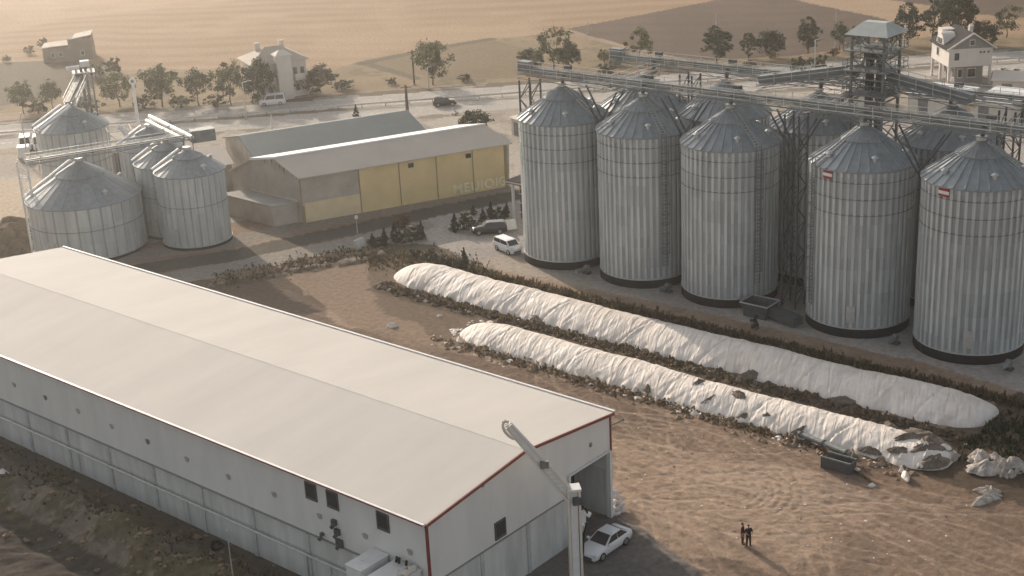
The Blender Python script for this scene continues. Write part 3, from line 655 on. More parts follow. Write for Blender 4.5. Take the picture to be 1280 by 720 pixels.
for x0 in (0, HW_ - th):
    q = [hp_(x, y, z) for x in (x0, x0 + th) for y, z in ((th, HP_ + 0.01), (HL - th, HP_ + 0.01), (HL - th, HE), (th, HE))]
    c.add(q, [(0, 1, 2, 3), (7, 6, 5, 4), (0, 4, 5, 1), (3, 2, 6, 7), (0, 3, 7, 4), (1, 5, 6, 2)])
M_PANEL2 = mat('hall_wall_panel', (0.71, 0.70, 0.66), 0.5, 0, 0.07, 0.5, stretch=(1, 1, 0.25))
c.build('upper_wall', M_PANEL2, hall)
# concrete plinth of precast panels, 5.6 m each with open joints and posts
M_PLINTH = mat('precast_concrete', (0.55, 0.555, 0.525), 0.9, 0, 0.17, 0.9, 0.01, 6, stretch=(1, 1, 0.18))
c = MB(); y = 0.0; pn = 5.94
while y < HL - 0.1:
    y2 = min(y + pn, HL)
    for x0 in (-0.02, HW_ - 0.2): c.box(hp_(x0 + 0.11, (y + y2) / 2, HP_ / 2), (0.26, y2 - y - 0.06, HP_))
    y = y2
x = DX1
while x < HW_ - 0.2:
    x2 = min(x + 4.9, HW_ - 0.16); c.box(hp_((x + x2) / 2, 0.09, HP_ / 2), (x2 - x - 0.06, 0.26, HP_)); x = x2
c.box(hp_(HW_ / 2, HL - 0.09, HP_ / 2), (HW_ - 0.4, 0.26, HP_)); c.build('concrete_plinth', M_PLINTH, hall)
M_POST = mat('grey_concrete_post', (0.46, 0.47, 0.45), 0.9, 0, 0.2, 1.0); y = 0.0
while y <= HL:
    MB().box(hp_(HW_ + 0.09, min(max(y, 0.2), HL - 0.2), HP_ / 2), (0.14, 0.32, HP_ - 0.05)).build('plinth_post', M_POST, hall); y += pn
for x in (DX1 + 4.9, DX1 + 9.8): MB().box(hp_(x, -0.07, HP_ / 2), (0.32, 0.12, HP_ - 0.05)).build('plinth_post', M_POST, hall)
c = MB()
c.box(hp_(HW_ + 0.07, HL / 2, HP_ + 0.03), (0.16, HL, 0.07)); c.box(hp_((HW_ + DX1) / 2, -0.05, HP_ + 0.03), (HW_ - DX1, 0.12, 0.07)); c.build('plinth_cap', mat('grey_flashing', (0.26, 0.265, 0.26), 0.6, 0.2), hall)
# roof: two slabs with a shallow ridge, slightly proud of the walls
c = MB(); ov = 0.18
for xa, xb in ((-ov, HW_ / 2), (HW_ / 2, HW_ + ov)):
    def zz(x): return rz_(x) + 0.02 if 0 <= x <= HW_ else rz_(0) + 0.02 - ov * (HRZ - HE) / (HW_ / 2)
    q = [hp_(x, y, zz(x) + dz) for dz in (0, 0.16) for x, y in ((xa, -ov), (xb, -ov), (xb, HL + ov), (xa, HL + ov))]
    c.add(q, [(0, 1, 2, 3), (7, 6, 5, 4), (0, 4, 5, 1), (2, 6, 7, 3), (0, 3, 7, 4), (1, 5, 6, 2)])
rf = c.build('roof', M_ROOFW, hall)
c = MB(); c.bar(hp_(HW_ / 2, -ov, HRZ + 0.183), hp_(HW_ / 2, HL + ov, HRZ + 0.183), 0.12, 0.012); c.build('ridge_seam', mat('ridge_seal', (0.55, 0.53, 0.50), 0.8, 0, 0.1, 0.5), rf)
for x, nm in ((HW_ + 0.24, 0), (-0.24, 1)):
    c = MB(); c.box(hp_(x, HL / 2, HE + 0.02), (0.10, HL + 0.4, 0.16)); c.build('eaves_trim', M_RED, hall)
    c = MB(); c.box(hp_(x + (0.16 if x > 0 else -0.16), HL / 2, HE + 0.16), (0.20, HL + 0.4, 0.14)); c.build('gutter', M_WHITE, hall)
    c = MB(); c.box(hp_(x + (0.28 if x > 0 else -0.28), HL / 2, HE + 0.17), (0.035, HL + 0.4, 0.10)); c.build('gutter_lip', M_RED, hall)
for xa, xb in ((-0.28, HW_ / 2), (HW_ / 2, HW_ + 0.28)):
    def zz(x): return (HE + (HRZ - HE) * (1 - abs(x - HW_ / 2) / (HW_ / 2))) + 0.07
    c = MB(); c.bar(hp_(xa, -0.24, zz(xa)), hp_(xb, -0.24, zz(xb)), 0.10, 0.2); c.build('verge_trim', M_RED, hall)
c = MB(); c.box(hp_(HW_ + 0.03, -0.03, (HP_ + HE) / 2), (0.16, 0.16, HE - HP_)); c.build('corner_trim', M_RED, hall)
c = MB(); c.box(hp_(-0.03, -0.03, HE / 2 + 1.6), (0.12, 0.14, HE - 3.4)); c.build('corner_trim', M_RED, hall)
c = MB(); c.box(hp_(0.16, -0.10, DZ / 2), (0.3, 0.14, DZ)); c.box(hp_(DX1 + 0.1, -0.10, DZ / 2), (0.2, 0.12, DZ)); c.box(hp_((DX0 + DX1) / 2, -0.10, DZ + 0.08), (DX1 - DX0 + 0.4, 0.12, 0.14)); c.build('door_frame', M_PANELW, hall)
c = MB(); c.box(hp_((DX0 + DX1) / 2, 3.4, DZ / 2), (DX1 - DX0 + 1.0, 0.1, DZ + 0.3)); c.build('doorway_shade_sheet', M_DARK, hall)  # near-black sheet, the unlit inside of the hall painted as a surface
# windows
def wall_window(px, py, wid, hgt, long_wall=True):
    p0 = ab(HA0, HB1 - HW_) if long_wall else H0
    d2 = U if long_wall else V
    P3 = at_wall(px, py, p0, d2)
    if long_wall: loc = hp_(HW_, (P3.x - p0.x) * U[0] + (P3.y - p0.y) * U[1], P3.z)
    else: loc = hp_(-((P3.x - H0.x) * V[0] + (P3.y - H0.y) * V[1]), 0, P3.z)
    return loc
for px, py in ((389, 614), (416, 625), (479, 652)):
    x, y, z = wall_window(px, py, 1, 1)
    wn_ = MB().box((x + 0.03, y, z), (0.1, 1.15, 1.35)).build('window', M_STEELD, hall)
    MB().box((x + 0.07, y, z + 0.05), (0.06, 0.9, 1.0)).build('pane', M_WINDOW, wn_)
x, y, z = wall_window(625, 661, 1, 1, False)
wn_ = MB().box((x, y - 0.03 * YS, z), (1.15, 0.1, 1.35)).build('window', M_STEELD, hall)
MB().box((x, y - 0.07 * YS, z + 0.05), (0.9, 0.06, 1.0)).build('pane', M_WINDOW, wn_)
for px, py in ((18, 481), (57, 497), (98, 514), (140, 533), (185, 552), (234, 574), (286, 596), (343, 618), (400, 645), (457, 670), (513, 690)):
    x, y, z = wall_window(px, py, 1, 1)
    c = MB().tube((x, y, z), (x + 0.05, y, z), 0.23, n=14); c.box((x + 0.06, y, z + 0.14), (0.12, 0.46, 0.05)); c.build('vent_opening', mat('grey_vent', (0.36, 0.37, 0.36), 0.7) if px not in (57, 185) else M_STEEL, hall)
for px, py in ((603, 606), (738, 556)):
    x, y, z = wall_window(px, py, 1, 1, False)
    MB().tube((x, y, z), (x, y - 0.05 * YS, z), 0.18, n=12).build('vent_opening', M_STEEL, hall)
c = MB()                                   # service pipe on brackets along the long wall
c.tube(hp_(HW_ + 0.42, 6.5, 2.35), hp_(HW_ + 0.42, HL, 2.35), 0.075, n=8); y = 8
while y < HL: c.box(hp_(HW_ + 0.28, y, 2.28), (0.3, 0.06, 0.08)); y += 2.97
c.build('service_pipe', M_STEELL, hall)
for y in (9.5, 12.0, 25.5, 40.0, 55):
    c = MB().bar(hp_(HW_ + 0.24, y, 0.2), hp_(HW_ + 0.24, y, 2.3), 0.09); c.build('drain_pipe', M_STEELL, hall)
c = MB()
for px, py, sz in ((419, 652, 0.5), (423, 664, 0.55), (426, 678, 0.7), (404, 667, 0.3)):
    x, y, z = wall_window(px, py, 1, 1); c.box((x + 0.12, y, z), (0.25, sz * 0.8, sz * 0.8)); c.tube((x + 0.2, y, z - 0.2), (x + 0.45, y, z - 0.3), 0.14, n=8)
c.build('electrical_box', M_STEELD, hall)
c = MB().tube(hp_(-0.1, 0.8, 7.0), hp_(-2.1, 0.4, 7.1), 0.06, n=8); c.tube(hp_(-2.1, .4, 7.0), hp_(-2.2, .4, 7.2), 0.12, n=8); c.build('lamp_arm', M_STEEL, hall)
c = MB().tube(hp_(-0.1, 0.5, 0.2), hp_(-0.1, 0.5, 6.4), 0.06, n=8); c.build('down_pipe', M_RED, hall)

# ---------------------------------------------------------------- yellow warehouse with its lettering
A1, A2 = at(380, 279), at(637, 233)
dY = (A2 - A1); LY = dY.length; dY = dY.normalized(); nY = Vector((-dY.y, dY.x, 0))
gL = at(298, 258)                        # left foot of the gable
gd = (gL - A1); gd2 = np.array([gd.x, gd.y]) / gd.length
Ptop = at_wall(375.7, 223, A1, gd2); Pr1 = at_wall(345, 198.5, A1, gd2); Pr2 = at_wall(316, 199.5, A1, gd2); Pl = at_wall(289, 214, A1, gd2)
yw = thing('yellow_warehouse', 'long yellow warehouse with a white gabled roof and faded lettering on its wall', 'building', (0, 0, 0))
EZ = Ptop.z; sh = dY * LY
prof = [A1, Ptop, Pr1, Pr2, Pl, Vector((Pl.x, Pl.y, 0))]
def off(p, k): return Vector(p) + dY * k
c = MB(); q = [off(p, 0.0) for p in prof] + [off(p, 0.3) for p in prof]; n_ = len(prof)
c.add(q, [tuple(range(n_)), tuple(range(2 * n_ - 1, n_ - 1, -1))] + [(i, (i + 1) % n_, n_ + (i + 1) % n_, n_ + i) for i in range(n_)])
c.build('gable_wall', M_GREYW, yw); c = MB(); q = [off(p, LY - 0.3) for p in prof] + [off(p, LY) for p in prof]
c.add(q, [tuple(range(n_)), tuple(range(2 * n_ - 1, n_ - 1, -1))] + [(i, (i + 1) % n_, n_ + (i + 1) % n_, n_ + i) for i in range(n_)])
c.build('gable_wall', M_GREYW, yw)
c = MB(); k0 = 0.27
q = [off(A1, 0.3), off(A1, LY * k0), off((A1.x, A1.y, 2.6), LY * k0), off((A1.x, A1.y, 2.6), 0.3)]
tin = -nY * -0.3
def face_slab(q, th=0.3): c.slab(q, nY * th)
face_slab(q); c.build('side_wall', mat('faded_yellow_render', (0.69, 0.57, 0.36), 0.85, 0, 0.1, 0.4), yw)
c = MB(); face_slab([off((A1.x, A1.y, 2.6), 0.3), off((A1.x, A1.y, 2.6), LY * k0), off((A1.x, A1.y, EZ), LY * k0), off((A1.x, A1.y, EZ), 0.3)]); c.build('grey_panel', M_GREYW, yw)
c = MB(); face_slab([off(A1, LY * k0), off(A1, LY - 0.3), off((A1.x, A1.y, EZ), LY - 0.3), off((A1.x, A1.y, EZ), LY * k0)]); c.build('side_wall', M_YELLOW, yw)
c = MB()
for f in (0.003, k0, 0.46, 0.64, 0.82, 0.985):
    p = off(A1, LY * f) - nY * 0.02; MB().box((p.x, p.y, EZ / 2), (0.12 if 0.1 < f < 0.95 else 0.35, 0.12, EZ - 0.1), math.atan2(dY.y, dY.x)).build('pilaster', mat('ochre_pilaster', (0.33, 0.26, 0.14), 0.9, 0, 0.1, 0.5), yw)
c = MB(); up = Vector((0, 0, 0.14)); e_ = -nY * 0.35
c.slab([off(Ptop, -0.4) + e_, off(Ptop, LY + 0.3) + e_, off(Pr1, LY + 0.3), off(Pr1, -0.4)], up)
c.slab([off(Pr2, -0.4), off(Pr2, LY + 0.3), off(Pl, LY + 0.3), off(Pl, -0.4)], up); c.build('roof', M_TANROOF, yw)
c = MB(); rzY = math.atan2(dY.y, dY.x)
c.slab([off(Pr1, -0.45), off(Pr1, LY + 0.35), off(Pr2, LY + 0.35), off(Pr2, -0.45)], up * 2.2); c.build('sunlit_ridge_strip', mat('sunlit_ridge_white', (0.80, 0.78, 0.74), 0.5), yw)  # whitened strip, sunlight on the far roof slope painted into its colour
for f in (0.475, 0.86):
    p = off(A1, LY * f * 0 + LY * (0.518 if f < 0.5 else 0.80)) - nY * 0.04; wo_ = MB().box((p.x, p.y, EZ - 0.75), (0.75, 0.12, 0.6), rzY).build('window', M_STEELD, yw)
    p2 = p - nY * 0.05; MB().box((p2.x, p2.y, EZ - 0.75), (0.6, 0.06, 0.46), rzY).build('pane', M_WINDOW, wo_)
c = MB(); rs = random.Random(4)
for k in range(7):
    f = 0.12 + 0.8 * k / 7; p = Ptop.lerp(Pr1, min(1, f * 1.5)) if f < 0.62 else Pr1.lerp(Pr2, (f - 0.62) / 0.38)
    g2 = Vector((gd2[0], gd2[1], 0)); L_ = rs.uniform(0.5, 1.4); w_ = rs.uniform(0.10, 0.2)
    c.slab([off(p + g2 * -w_, -0.02) - Vector((0, 0, 0.05)), off(p + g2 * w_, -0.02) - Vector((0, 0, 0.05)), off(p, -0.02) - Vector((0, 0, L_))], -dY * 0.01)
c.build('run_off_stain', M_STAIN, yw)
# flat annex in front of the gable
n2 = Vector((gd2[0], gd2[1], 0)); o2 = -dY
an_ = thing('annex', 'low flat-roofed grey annex against the yellow warehouse gable', 'building', (0, 0, 0))
b0 = A1 + o2 * 0.05 + n2 * 0.8
pl_ = [b0, b0 + o2 * 3.4 , b0 + o2 * 3.4 + n2 * 10.0, b0 + n2 * 10.0]
if (pl_[1].x - pl_[0].x) * (pl_[2].y - pl_[1].y) - (pl_[1].y - pl_[0].y) * (pl_[2].x - pl_[1].x) < 0: pl_ = pl_[::-1]
MB().prism([(p.x, p.y) for p in pl_], 0, 2.6).build('wall', M_GREYW, an_)
cx_ = sum(p.x for p in pl_) / 4; cy_ = sum(p.y for p in pl_) / 4
MB().prism([(cx_ + (p.x - cx_) * 1.06, cy_ + (p.y - cy_) * 1.06) for p in pl_], 2.604, 2.78).build('roof', mat('dusty_flat_roof', (0.36, 0.34, 0.31), 0.85, 0, 0.12, 0.5), an_)
c = MB(); c.bar(b0 + n2 * 0 + Vector((0, 0, 2.9)), b0 + n2 * 9.5 + Vector((0, 0, 2.9)), 0.3, 0.2); c.build('parapet', M_TANROOF, an_)
# faded lettering painted low on the yellow wall
def text_mesh(s, size, m, name, ext=0.02):
    cu = bpy.data.curves.new(name, 'FONT'); cu.body = s; cu.size = size; cu.extrude = ext; cu.space_character = 1.12; cu.offset = size * 0.018
    o = bpy.data.objects.new(name, cu); C.objects.link(o)
    me = bpy.data.meshes.new_from_object(o.evaluated_get(bpy.context.evaluated_depsgraph_get())); bpy.data.objects.remove(o); bpy.data.curves.remove(cu)
    me.name = name; me.materials.clear(); me.materials.append(m); return me
for s_, f, wd in (('MEUIOI', 0.715, 0.225), ('G', 0.945, 0.035)):
    me = text_mesh(s_, 1.75, M_YELLOWL, 'lettering', 0.004); o = bpy.data.objects.new('lettering', me); C.objects.link(o); o.parent = yw
    wx = max(v.co.x for v in me.vertices); p = off(A1, LY * f) - nY * 0.035; kx = LY * wd / wx
    o.matrix_world = Matrix.Translation((p.x, p.y, 0.35)) @ Matrix.Rotation(rzY, 4, 'Z') @ Matrix.Rotation(math.pi / 2, 4, 'X') @ Matrix.Diagonal((kx, 1, 1, 1))

# grey-roofed warehouse behind it, tan shed beside it
def gable_shed(name, label, c0, d, L, W, he, hr, wall, roof, ov=0.3):
    """c0: ground corner, d: unit along the ridge, width to the left of d"""
    d = Vector((d[0], d[1], 0)).normalized(); nn = Vector((-d.y, d.x, 0)); t = thing(name, label, 'building', c0, math.atan2(d.y, d.x))
    c = MB(); pr = [(0, 0), (0, he), (W / 2, hr), (W, he), (W, 0)]
    for x0, x1 in ((0, 0.25), (L - 0.25, L)):
        q = [(x, y, z) for x in (x0, x1) for y, z in pr]; c.add(q, [(0, 1, 2, 3, 4), (9, 8, 7, 6, 5)] + [(i, (i + 1) % 5, 5 + (i + 1) % 5, 5 + i) for i in range(5)])
    for y in (0.125, W - 0.125): c.box((L / 2, y, he / 2), (L - 0.5, 0.25, he))
    c.build('wall', wall, t)
    c = MB(); s_ = (hr - he) / (W / 2)
    for ya, yb in ((-ov, W / 2), (W + ov, W / 2)):
        za = he - ov * s_; c.slab([(-ov, ya, za), (L + ov, ya, za), (L + ov, yb, hr), (-ov, yb, hr)], (0, 0, 0.14))
    c.build('roof', roof, t); return t
g0 = at(318, 200) ; 
gb = gable_shed('grey_warehouse', 'warehouse with a weathered blue-grey roof behind the yellow one', off(A1, -1.0) + nY * 14.5, dY, 25, 19, 4.4, 6.6, M_GREYW, M_BLUEROOF)
k = at(286, 232)
gable_shed('tan_shed', 'low shed with a pale tan roof between the left silos and the yellow warehouse', at(296, 243) - dY * 9.0 + nY * 3.0, dY, 9.5, 11, 3.6, 5.0, M_GREYW, M_TANROOF)

M_SHINE = mat('polished_tube', (0.82, 0.80, 0.76), 0.32, 0.85)
# ---------------------------------------------------------------- left silo group
def ground_pt(px, py): p = at(px, py); return Vector((p.x, p.y, 0))
SM = {}
def left_silo(px, py, r, he, hap, label, lad, rl, n=30):
    key = (r, he, hap)
    if key not in SM: SM[key] = silo_meshes(r, he, hap, n, key, fnd=0.4, nroof=n, rings=(he * 0.42,), prof=((0.0, 0), (0.13, 0), (0.16, 0.10), (0.97, 0.10)), seam=0.035)
    t = make_silo(SM[key], ground_pt(px, py), label, 'squat silos of the left plant', lad=lad, roofl=rl, vents=(-0.8, 0.8), hatch=-2.0)
    q = 3.35; e0 = Vector(((r + 0.3) * math.cos(q), (r + 0.3) * math.sin(q), he + 0.35)); e1 = Vector((0.9 * math.cos(q), 0.9 * math.sin(q), hap - 0.1))
    MB().tube(e0, e1, 0.20, n=10).build('roof_glint_tube', M_SHINE, t); return t  # tube added to imitate the sun glint along the roof ladder
left_silo(115, 309, 6.7, 6.9, 11.4, 'widest and lowest silo of the left plant, just beyond the white hall roof', 2.6, 2.7)
left_silo(104, 250, 4.75, 10.6, 13.6, 'plain silo at the back left of the left plant, inclined conveyor reaching its eave', 3.0, 2.95)
left_silo(248, 300, 4.1, 9.2, 11.9, 'narrow silo of the left plant nearest the yellow warehouse, bright roof ladder', 2.9, 2.9)
left_silo(222, 287, 4.1, 9.2, 11.9, 'narrow silo of the left plant half hidden between two others', 2.9, 2.9)
left_silo(201, 268, 4.1, 9.6, 12.2, 'narrow silo of the left plant furthest back, white tubes over its cone', 2.9, 1.0)
lp, lq = at(31, 207, 11.8), at(247, 173, 12.0)
lb_ = bridge('conveyor_bridge', 'slim conveyor bridge over the low silos of the left plant', lp, lq, box=0.3, truss=False, supports=())
lb_['group'] = 'conveyors of the left plant'
c = MB()
mdir = (lq - lp).normalized(); c.box(((lq - lp).length + 0.6, 0.0, 0.6), (3.0, 1.8, 1.5)); c.build('drive_housing', M_STEEL, lb_)
tl = thing('ladder_tower', 'slender pale ladder tower left of the widest low silo', 'tower', ground_pt(47, 318), 0.2)
for x in (-0.55, 0.55):
    for y in (-0.5, 0.5): MB().bar((x, y, 0), (x, y, 12.0), 0.13).build('leg', M_WHITE, tl)
c = MB(); z = 0.3; k = 0
while z < 11:
    for y in (-0.5, 0.5): c.bar((-0.55, y, z), (0.55, y, z), 0.07); c.bar((-0.55 if k % 2 else 0.55, y, z), (0.55 if k % 2 else -0.55, y, z + 1.2), 0.06)
    z += 1.2; k += 1
c.build('lattice', M_WHITE, tl)
TLp = ground_pt(127, 238)
t2 = thing('elevator_tower', 'lattice elevator tower behind the left plant with a small white motor on top', 'tower', TLp, 0.3)
HT2 = 17.6
for x in (-1, 1):
    for y in (-1, 1): MB().bar((x, y, 0), (x, y, HT2), 0.18).build('leg', M_STEEL, t2)
c = MB(); z = 0.4; k = 0
while z + 1.8 < HT2:
    for s_ in (-1, 1):
        c.bar((-1, s_, z), (1, s_, z), 0.1); c.bar((s_, -1, z), (s_, 1, z), 0.1); e = 1 if k % 2 else -1
        c.bar((-e, s_, z), (e, s_, z + 1.8), 0.08); c.bar((s_, e, z), (s_, -e, z + 1.8), 0.08)
    z += 1.8; k += 1
c.build('lattice', M_STEEL, t2)
c = MB(); c.bar((-0.3, 0, 0), (-0.3, 0, HT2 + 0.3), 0.35); c.bar((0.3, 0, 0), (0.3, 0, HT2 + 0.3), 0.35); c.build('elevator_leg', M_STEEL, t2)
MB().box((0, 0, HT2 - 0.6), (3.0, 3.0, 0.1)).build('platform', M_STEEL, t2)
c = MB().tube((-2.2, -0.4, HT2 + 0.1), (-0.5, -0.2, HT2 + 0.1), 0.3, n=12); c.box((0.3, 0, HT2 + 0.5), (1.2, 0.9, 0.8)); c.build('motor', M_WHITE, t2)
iq = Vector((TLp.x, TLp.y, HT2 - 1.4)); ip = at(88, 134, 15.0); ip2 = at(51, 165, 12.6)
i1 = bridge('inclined_conveyor', 'inclined conveyor with handrail climbing from the back left silo to the lattice tower', ip, iq, box=0.5, truss=False); i1['group'] = 'conveyors of the left plant'
sp_ = thing('spout_tube', 'bright white spout tube lying down the left side of the back left silo roof', 'tube', (0, 0, 0), group='white tubes of the left plant')
c = MB().tube(ip + Vector((0, -0.3, 0.3)), ip2 + Vector((0, -.3, 0.5)), 0.34, n=12); c.tube(ip2 + Vector((0, -.3, 0.5)), ip2 + Vector((-.35, -.5, 0.0)), 0.4, n=12); c.build('tube', M_SHINE, sp_)
MB().tube(ip2 + Vector((-.2, -.4, 0.35)), ip2 + Vector((-.3, -.45, 0.2)), 0.48, n=12).build('collar', M_STEELL, sp_)
for (a_p, b_p, rr_, lb) in ((at(187, 146, 13.4), at(240, 172, 12.5), 0.3, 'upper of two parallel white tubes over the left plant'), (at(183, 151, 13.0), at(229, 174, 12.2), 0.24, 'lower of two parallel white tubes over the left plant')):
    t = thing('spout_tube', lb, 'tube', (0, 0, 0), group='white tubes of the left plant')
    MB().tube(a_p, b_p, rr_, n=12).build('tube', M_SHINE, t)
    m1 = a_p.lerp(b_p, 0.5); MB().tube(m1 - (b_p - a_p).normalized() * 0.1, m1 + (b_p - a_p).normalized() * 0.1, rr_ + 0.07, n=12).build('collar', M_STEELL, t)
    MB().bar(b_p, (b_p.x, b_p.y, b_p.z - 1.6), 0.12).build('strut', M_STEEL, t)
fp = ground_pt(180, 205)
t = thing('flue_pipe', 'tall pale flue pipe with a round head rising behind the left plant', 'pipe', fp)
c = MB().tube((0, 0, 0), (0, 0, 12.2), 0.26, 0.24, 12); c.build('pipe', M_WHITE, t)
c = MB()
for k in range(14):
    q0, q1 = 2 * math.pi * k / 14, 2 * math.pi * (k + 1) / 14
    c.tube((0.42 * math.cos(q0), 0, 12.6 + 0.42 * math.sin(q0)), (0.42 * math.cos(q1), 0, 12.6 + 0.42 * math.sin(q1)), 0.13, n=8)
c.build('round_head', M_WHITE, t)
dp = ground_pt(163, 262)
t = thing('grain_dryer', 'pinkish ribbed drying machine under a tangle of white frames in the left plant', 'machine', dp, 0.35)
MB().box((0, 0, 4.2), (2.6, 3.0, 8.4)).build('casing', mat('dusty_pink_sheet', (0.42, 0.35, 0.31), 0.6, 0.3, 0.15, 1), t)
c = MB()
for x in np.linspace(-1.2, 1.2, 7): c.box((x, -1.55, 4.2), (0.12, 0.1, 8.2))
c.build('rib', M_STEELL, t)
c = MB()
for x in (-1.5, 1.5):
    for y in (-1.7, 1.7): c.bar((x, y, 8), (x, y, 11.2), 0.12)
for z in (9.3, 11.2):
    for s_ in (-1, 1): c.bar((-1.5, s_ * 1.7, z), (1.5, s_ * 1.7, z), 0.1); c.bar((s_ * 1.5, -1.7, z), (s_ * 1.5, 1.7, z), 0.1)
c.bar((-1.5, -1.7, 8.2), (1.5, -1.7, 11), 0.09); c.bar((1.5, -1.7, 8.2), (-1.5, -1.7, 11), 0.09); c.build('top_frame', mat('pinkish_white_paint', (0.6, 0.52, 0.47), 0.6), t)
c = MB()
arc = [(1.2 * math.cos(q) - 0.2, -0.6, 9.2 + 2.4 * math.sin(q)) for q in np.linspace(0.0, 1.5, 7)]
for p_, q_ in zip(arc[:-1], arc[1:]): c.tube(p_, q_, 0.36, n=10)
c.build('curved_spout', M_WHITE, t)
# dirt heap in the sunny clearing
def lump_mesh(name, w, d, h, m, seed=0, n=26, pw=1.6):
    me = bpy.data.meshes.new(name); vs = []; fs = []
    for j in range(n + 1):
        for i in range(n + 1):
            x, y = (i / n - 0.5) * 2, (j / n - 0.5) * 2
            a = math.atan2(y, x); rr = max(abs(x), abs(y)); rad = rr
            px, py = math.cos(a) * rad, math.sin(a) * rad
            nz_ = mnoise.fractal(Vector((px * 2 + seed, py * 2, seed * 3.1)), 0.7, 2.0, 5)
            e = 1 + 0.30 * mnoise.noise(Vector((math.cos(a) * 1.5 + seed, math.sin(a) * 1.5, 5))) + 0.22 * mnoise.noise(Vector((math.cos(a) * 5 + seed, math.sin(a) * 5, 9)))
            z = h * max(0, (1 - rad ** pw)) * (1 + 0.45 * nz_) - (0.06 if rr > 0.98 else 0)
            vs.append((px * w / 2 * e, py * d / 2 * e, z))
    for j in range(n):
        for i in range(n): a = j * (n + 1) + i; fs.append((a, a + 1, a + n + 2, a + n + 1))
    me.from_pydata(vs, [], fs); me.update(); me.materials.append(m); return me
hpile = bpy.data.objects.new('earth_heap', lump_mesh('earth_heap', 17, 13, 3.2, mat('heap_earth', (0.20, 0.155, 0.105), 0.95, 0, 0.3, 0.8, 0.1, 2), 3)); C.objects.link(hpile); hpile.location = ground_pt(4, 305)
tag(hpile, 'brown earth heap in the bright clearing left of the low silos', 'heap')

# ---------------------------------------------------------------- houses and far buildings
def add_window(parent, c, d, rz, m=M_STEELD):
    w_ = MB().box(c, d, rz).build('window', M_WHITE, parent)
    n = Vector((math.sin(rz), -math.cos(rz), 0)) * 0.04
    MB().box(Vector(c) + n, (d[0] * 0.8, d[1], d[2] * 0.82), rz).build('pane', M_WINDOW, w_)
def hip(c, x0, x1, y0, y1, z0, z1, ov=0.5):
    x0 -= ov; x1 += ov; y0 -= ov; y1 += ov; xm0, xm1 = x0 + (y1 - y0) / 2 * 0.8, x1 - (y1 - y0) / 2 * 0.8; ym = (y0 + y1) / 2
    if xm0 > xm1: xm0 = xm1 = (x0 + x1) / 2
    c.add([(x0, y0, z0), (x1, y0, z0), (x1, y1, z0), (x0, y1, z0), (xm0, ym, z1), (xm1 + 0.01, ym, z1)], [(0, 1, 5, 4), (1, 2, 5), (2, 3, 4, 5), (3, 0, 4), (3, 2, 1, 0)])
h1 = thing('villa', 'two-storey pale villa with a turret and balcony beyond the highway at the left', 'house', ground_pt(346, 117), R(24))
c = MB().box((0, 0, 3.2), (9.4, 8.6, 6.4)); c.box((0.3, -4.9, 3.9), (2.6, 2.2, 7.8)); c.build('wall', mat('pale_villa_render', (0.64, 0.59, 0.52), 0.85, 0, 0.08, 0.5), h1)
c = MB(); hip(c, -4.7, 4.7, -4.3, 4.3, 6.42, 8.6, 0.7); c.build('roof', mat('pale_tiles', (0.42, 0.36, 0.30), 0.8, 0, 0.12, 0.8), h1)
c = MB(); hip(c, -1.0, 1.6, -6.0, -3.6, 7.82, 8.7, 0.3); c.build('turret_roof', M_CREAM, h1)
for x in (2.0, -2.4): MB().box((x, 1.2, 8.4), (0.8, 0.8, 1.8)).build('chimney', M_CREAM, h1)
MB().box((-2.9, -4.9, 3.2), (3.0, 1.3, 0.16)).box((-2.9, -5.5, 3.7), (3.0, 0.08, 0.9)).build('balcony', M_CREAM, h1); MB().box((3.4, -4.7, 3.2), (2.2, 1.0, 0.16)).box((3.4, -5.2, 3.7), (2.2, 0.08, 0.9)).build('balcony', M_CREAM, h1)
for x, z in ((-3.6, 1.6), (-2.2, 1.6), (-3.4, 4.6), (-2.0, 4.6), (2.6, 4.6), (3.9, 4.6), (2.8, 1.6)): add_window(h1, (x, -4.33, z), (0.9, 0.1, 1.5), 0)
for y in (-2.6, 0.2, 2.6):
    for z in (1.7, 4.7): add_window(h1, (4.73, y, z), (0.9, 0.1, 1.4), R(90))
K2, KR, KL = at(1184, 108), at(1238, 105), at(1153, 103)
h2 = thing('villa', 'white house on columns with dark gabled roofs beyond the silos at the right', 'house', (K2.x, K2.y, 0), math.atan2(KR.y - K2.y, KR.x - K2.x))
LR = (KR - K2).length; LLf = 9.0
M_H2 = mat('white_house_render', (0.62, 0.58, 0.53), 0.8, 0, 0.06, 0.6)
c = MB().box((LR / 2, LLf / 2, 4.65), (LR, LLf, 3.0)); c.build('upper_wall', M_H2, h2)
c = MB().box((LR / 2 + 0.5, LLf / 2 + 0.6, 1.55), (LR - 2.6, LLf - 2.4, 3.1)); c.build('ground_floor_wall', mat('shaded_ground_floor', (0.30, 0.27, 0.25), 0.85, 0, 0.12, 0.6), h2)
for x, y in ((0.2, 0.2), (LR - 0.2, 0.2), (0.2, LLf - 0.2), (0.2, LLf * 0.5)): MB().box((x, y, 1.57), (0.36, 0.36, 3.14)).build('column', M_H2, h2)
c = MB(); xm = LR * 0.52
for y0, y1 in ((0.0, 0.2),):
    c.add([(0.1, y0, 6.152), (LR, y0, 6.152), (xm, y0, 8.5), (0.1, y1, 6.152), (LR, y1, 6.152), (xm, y1, 8.5)], [(0, 1, 2), (5, 4, 3), (0, 3, 4, 1), (1, 4, 5, 2), (2, 5, 3, 0)])
c.build('gable', mat('dusky_gable', (0.22, 0.22, 0.21), 0.8, 0, 0.1, 0.6), h2)
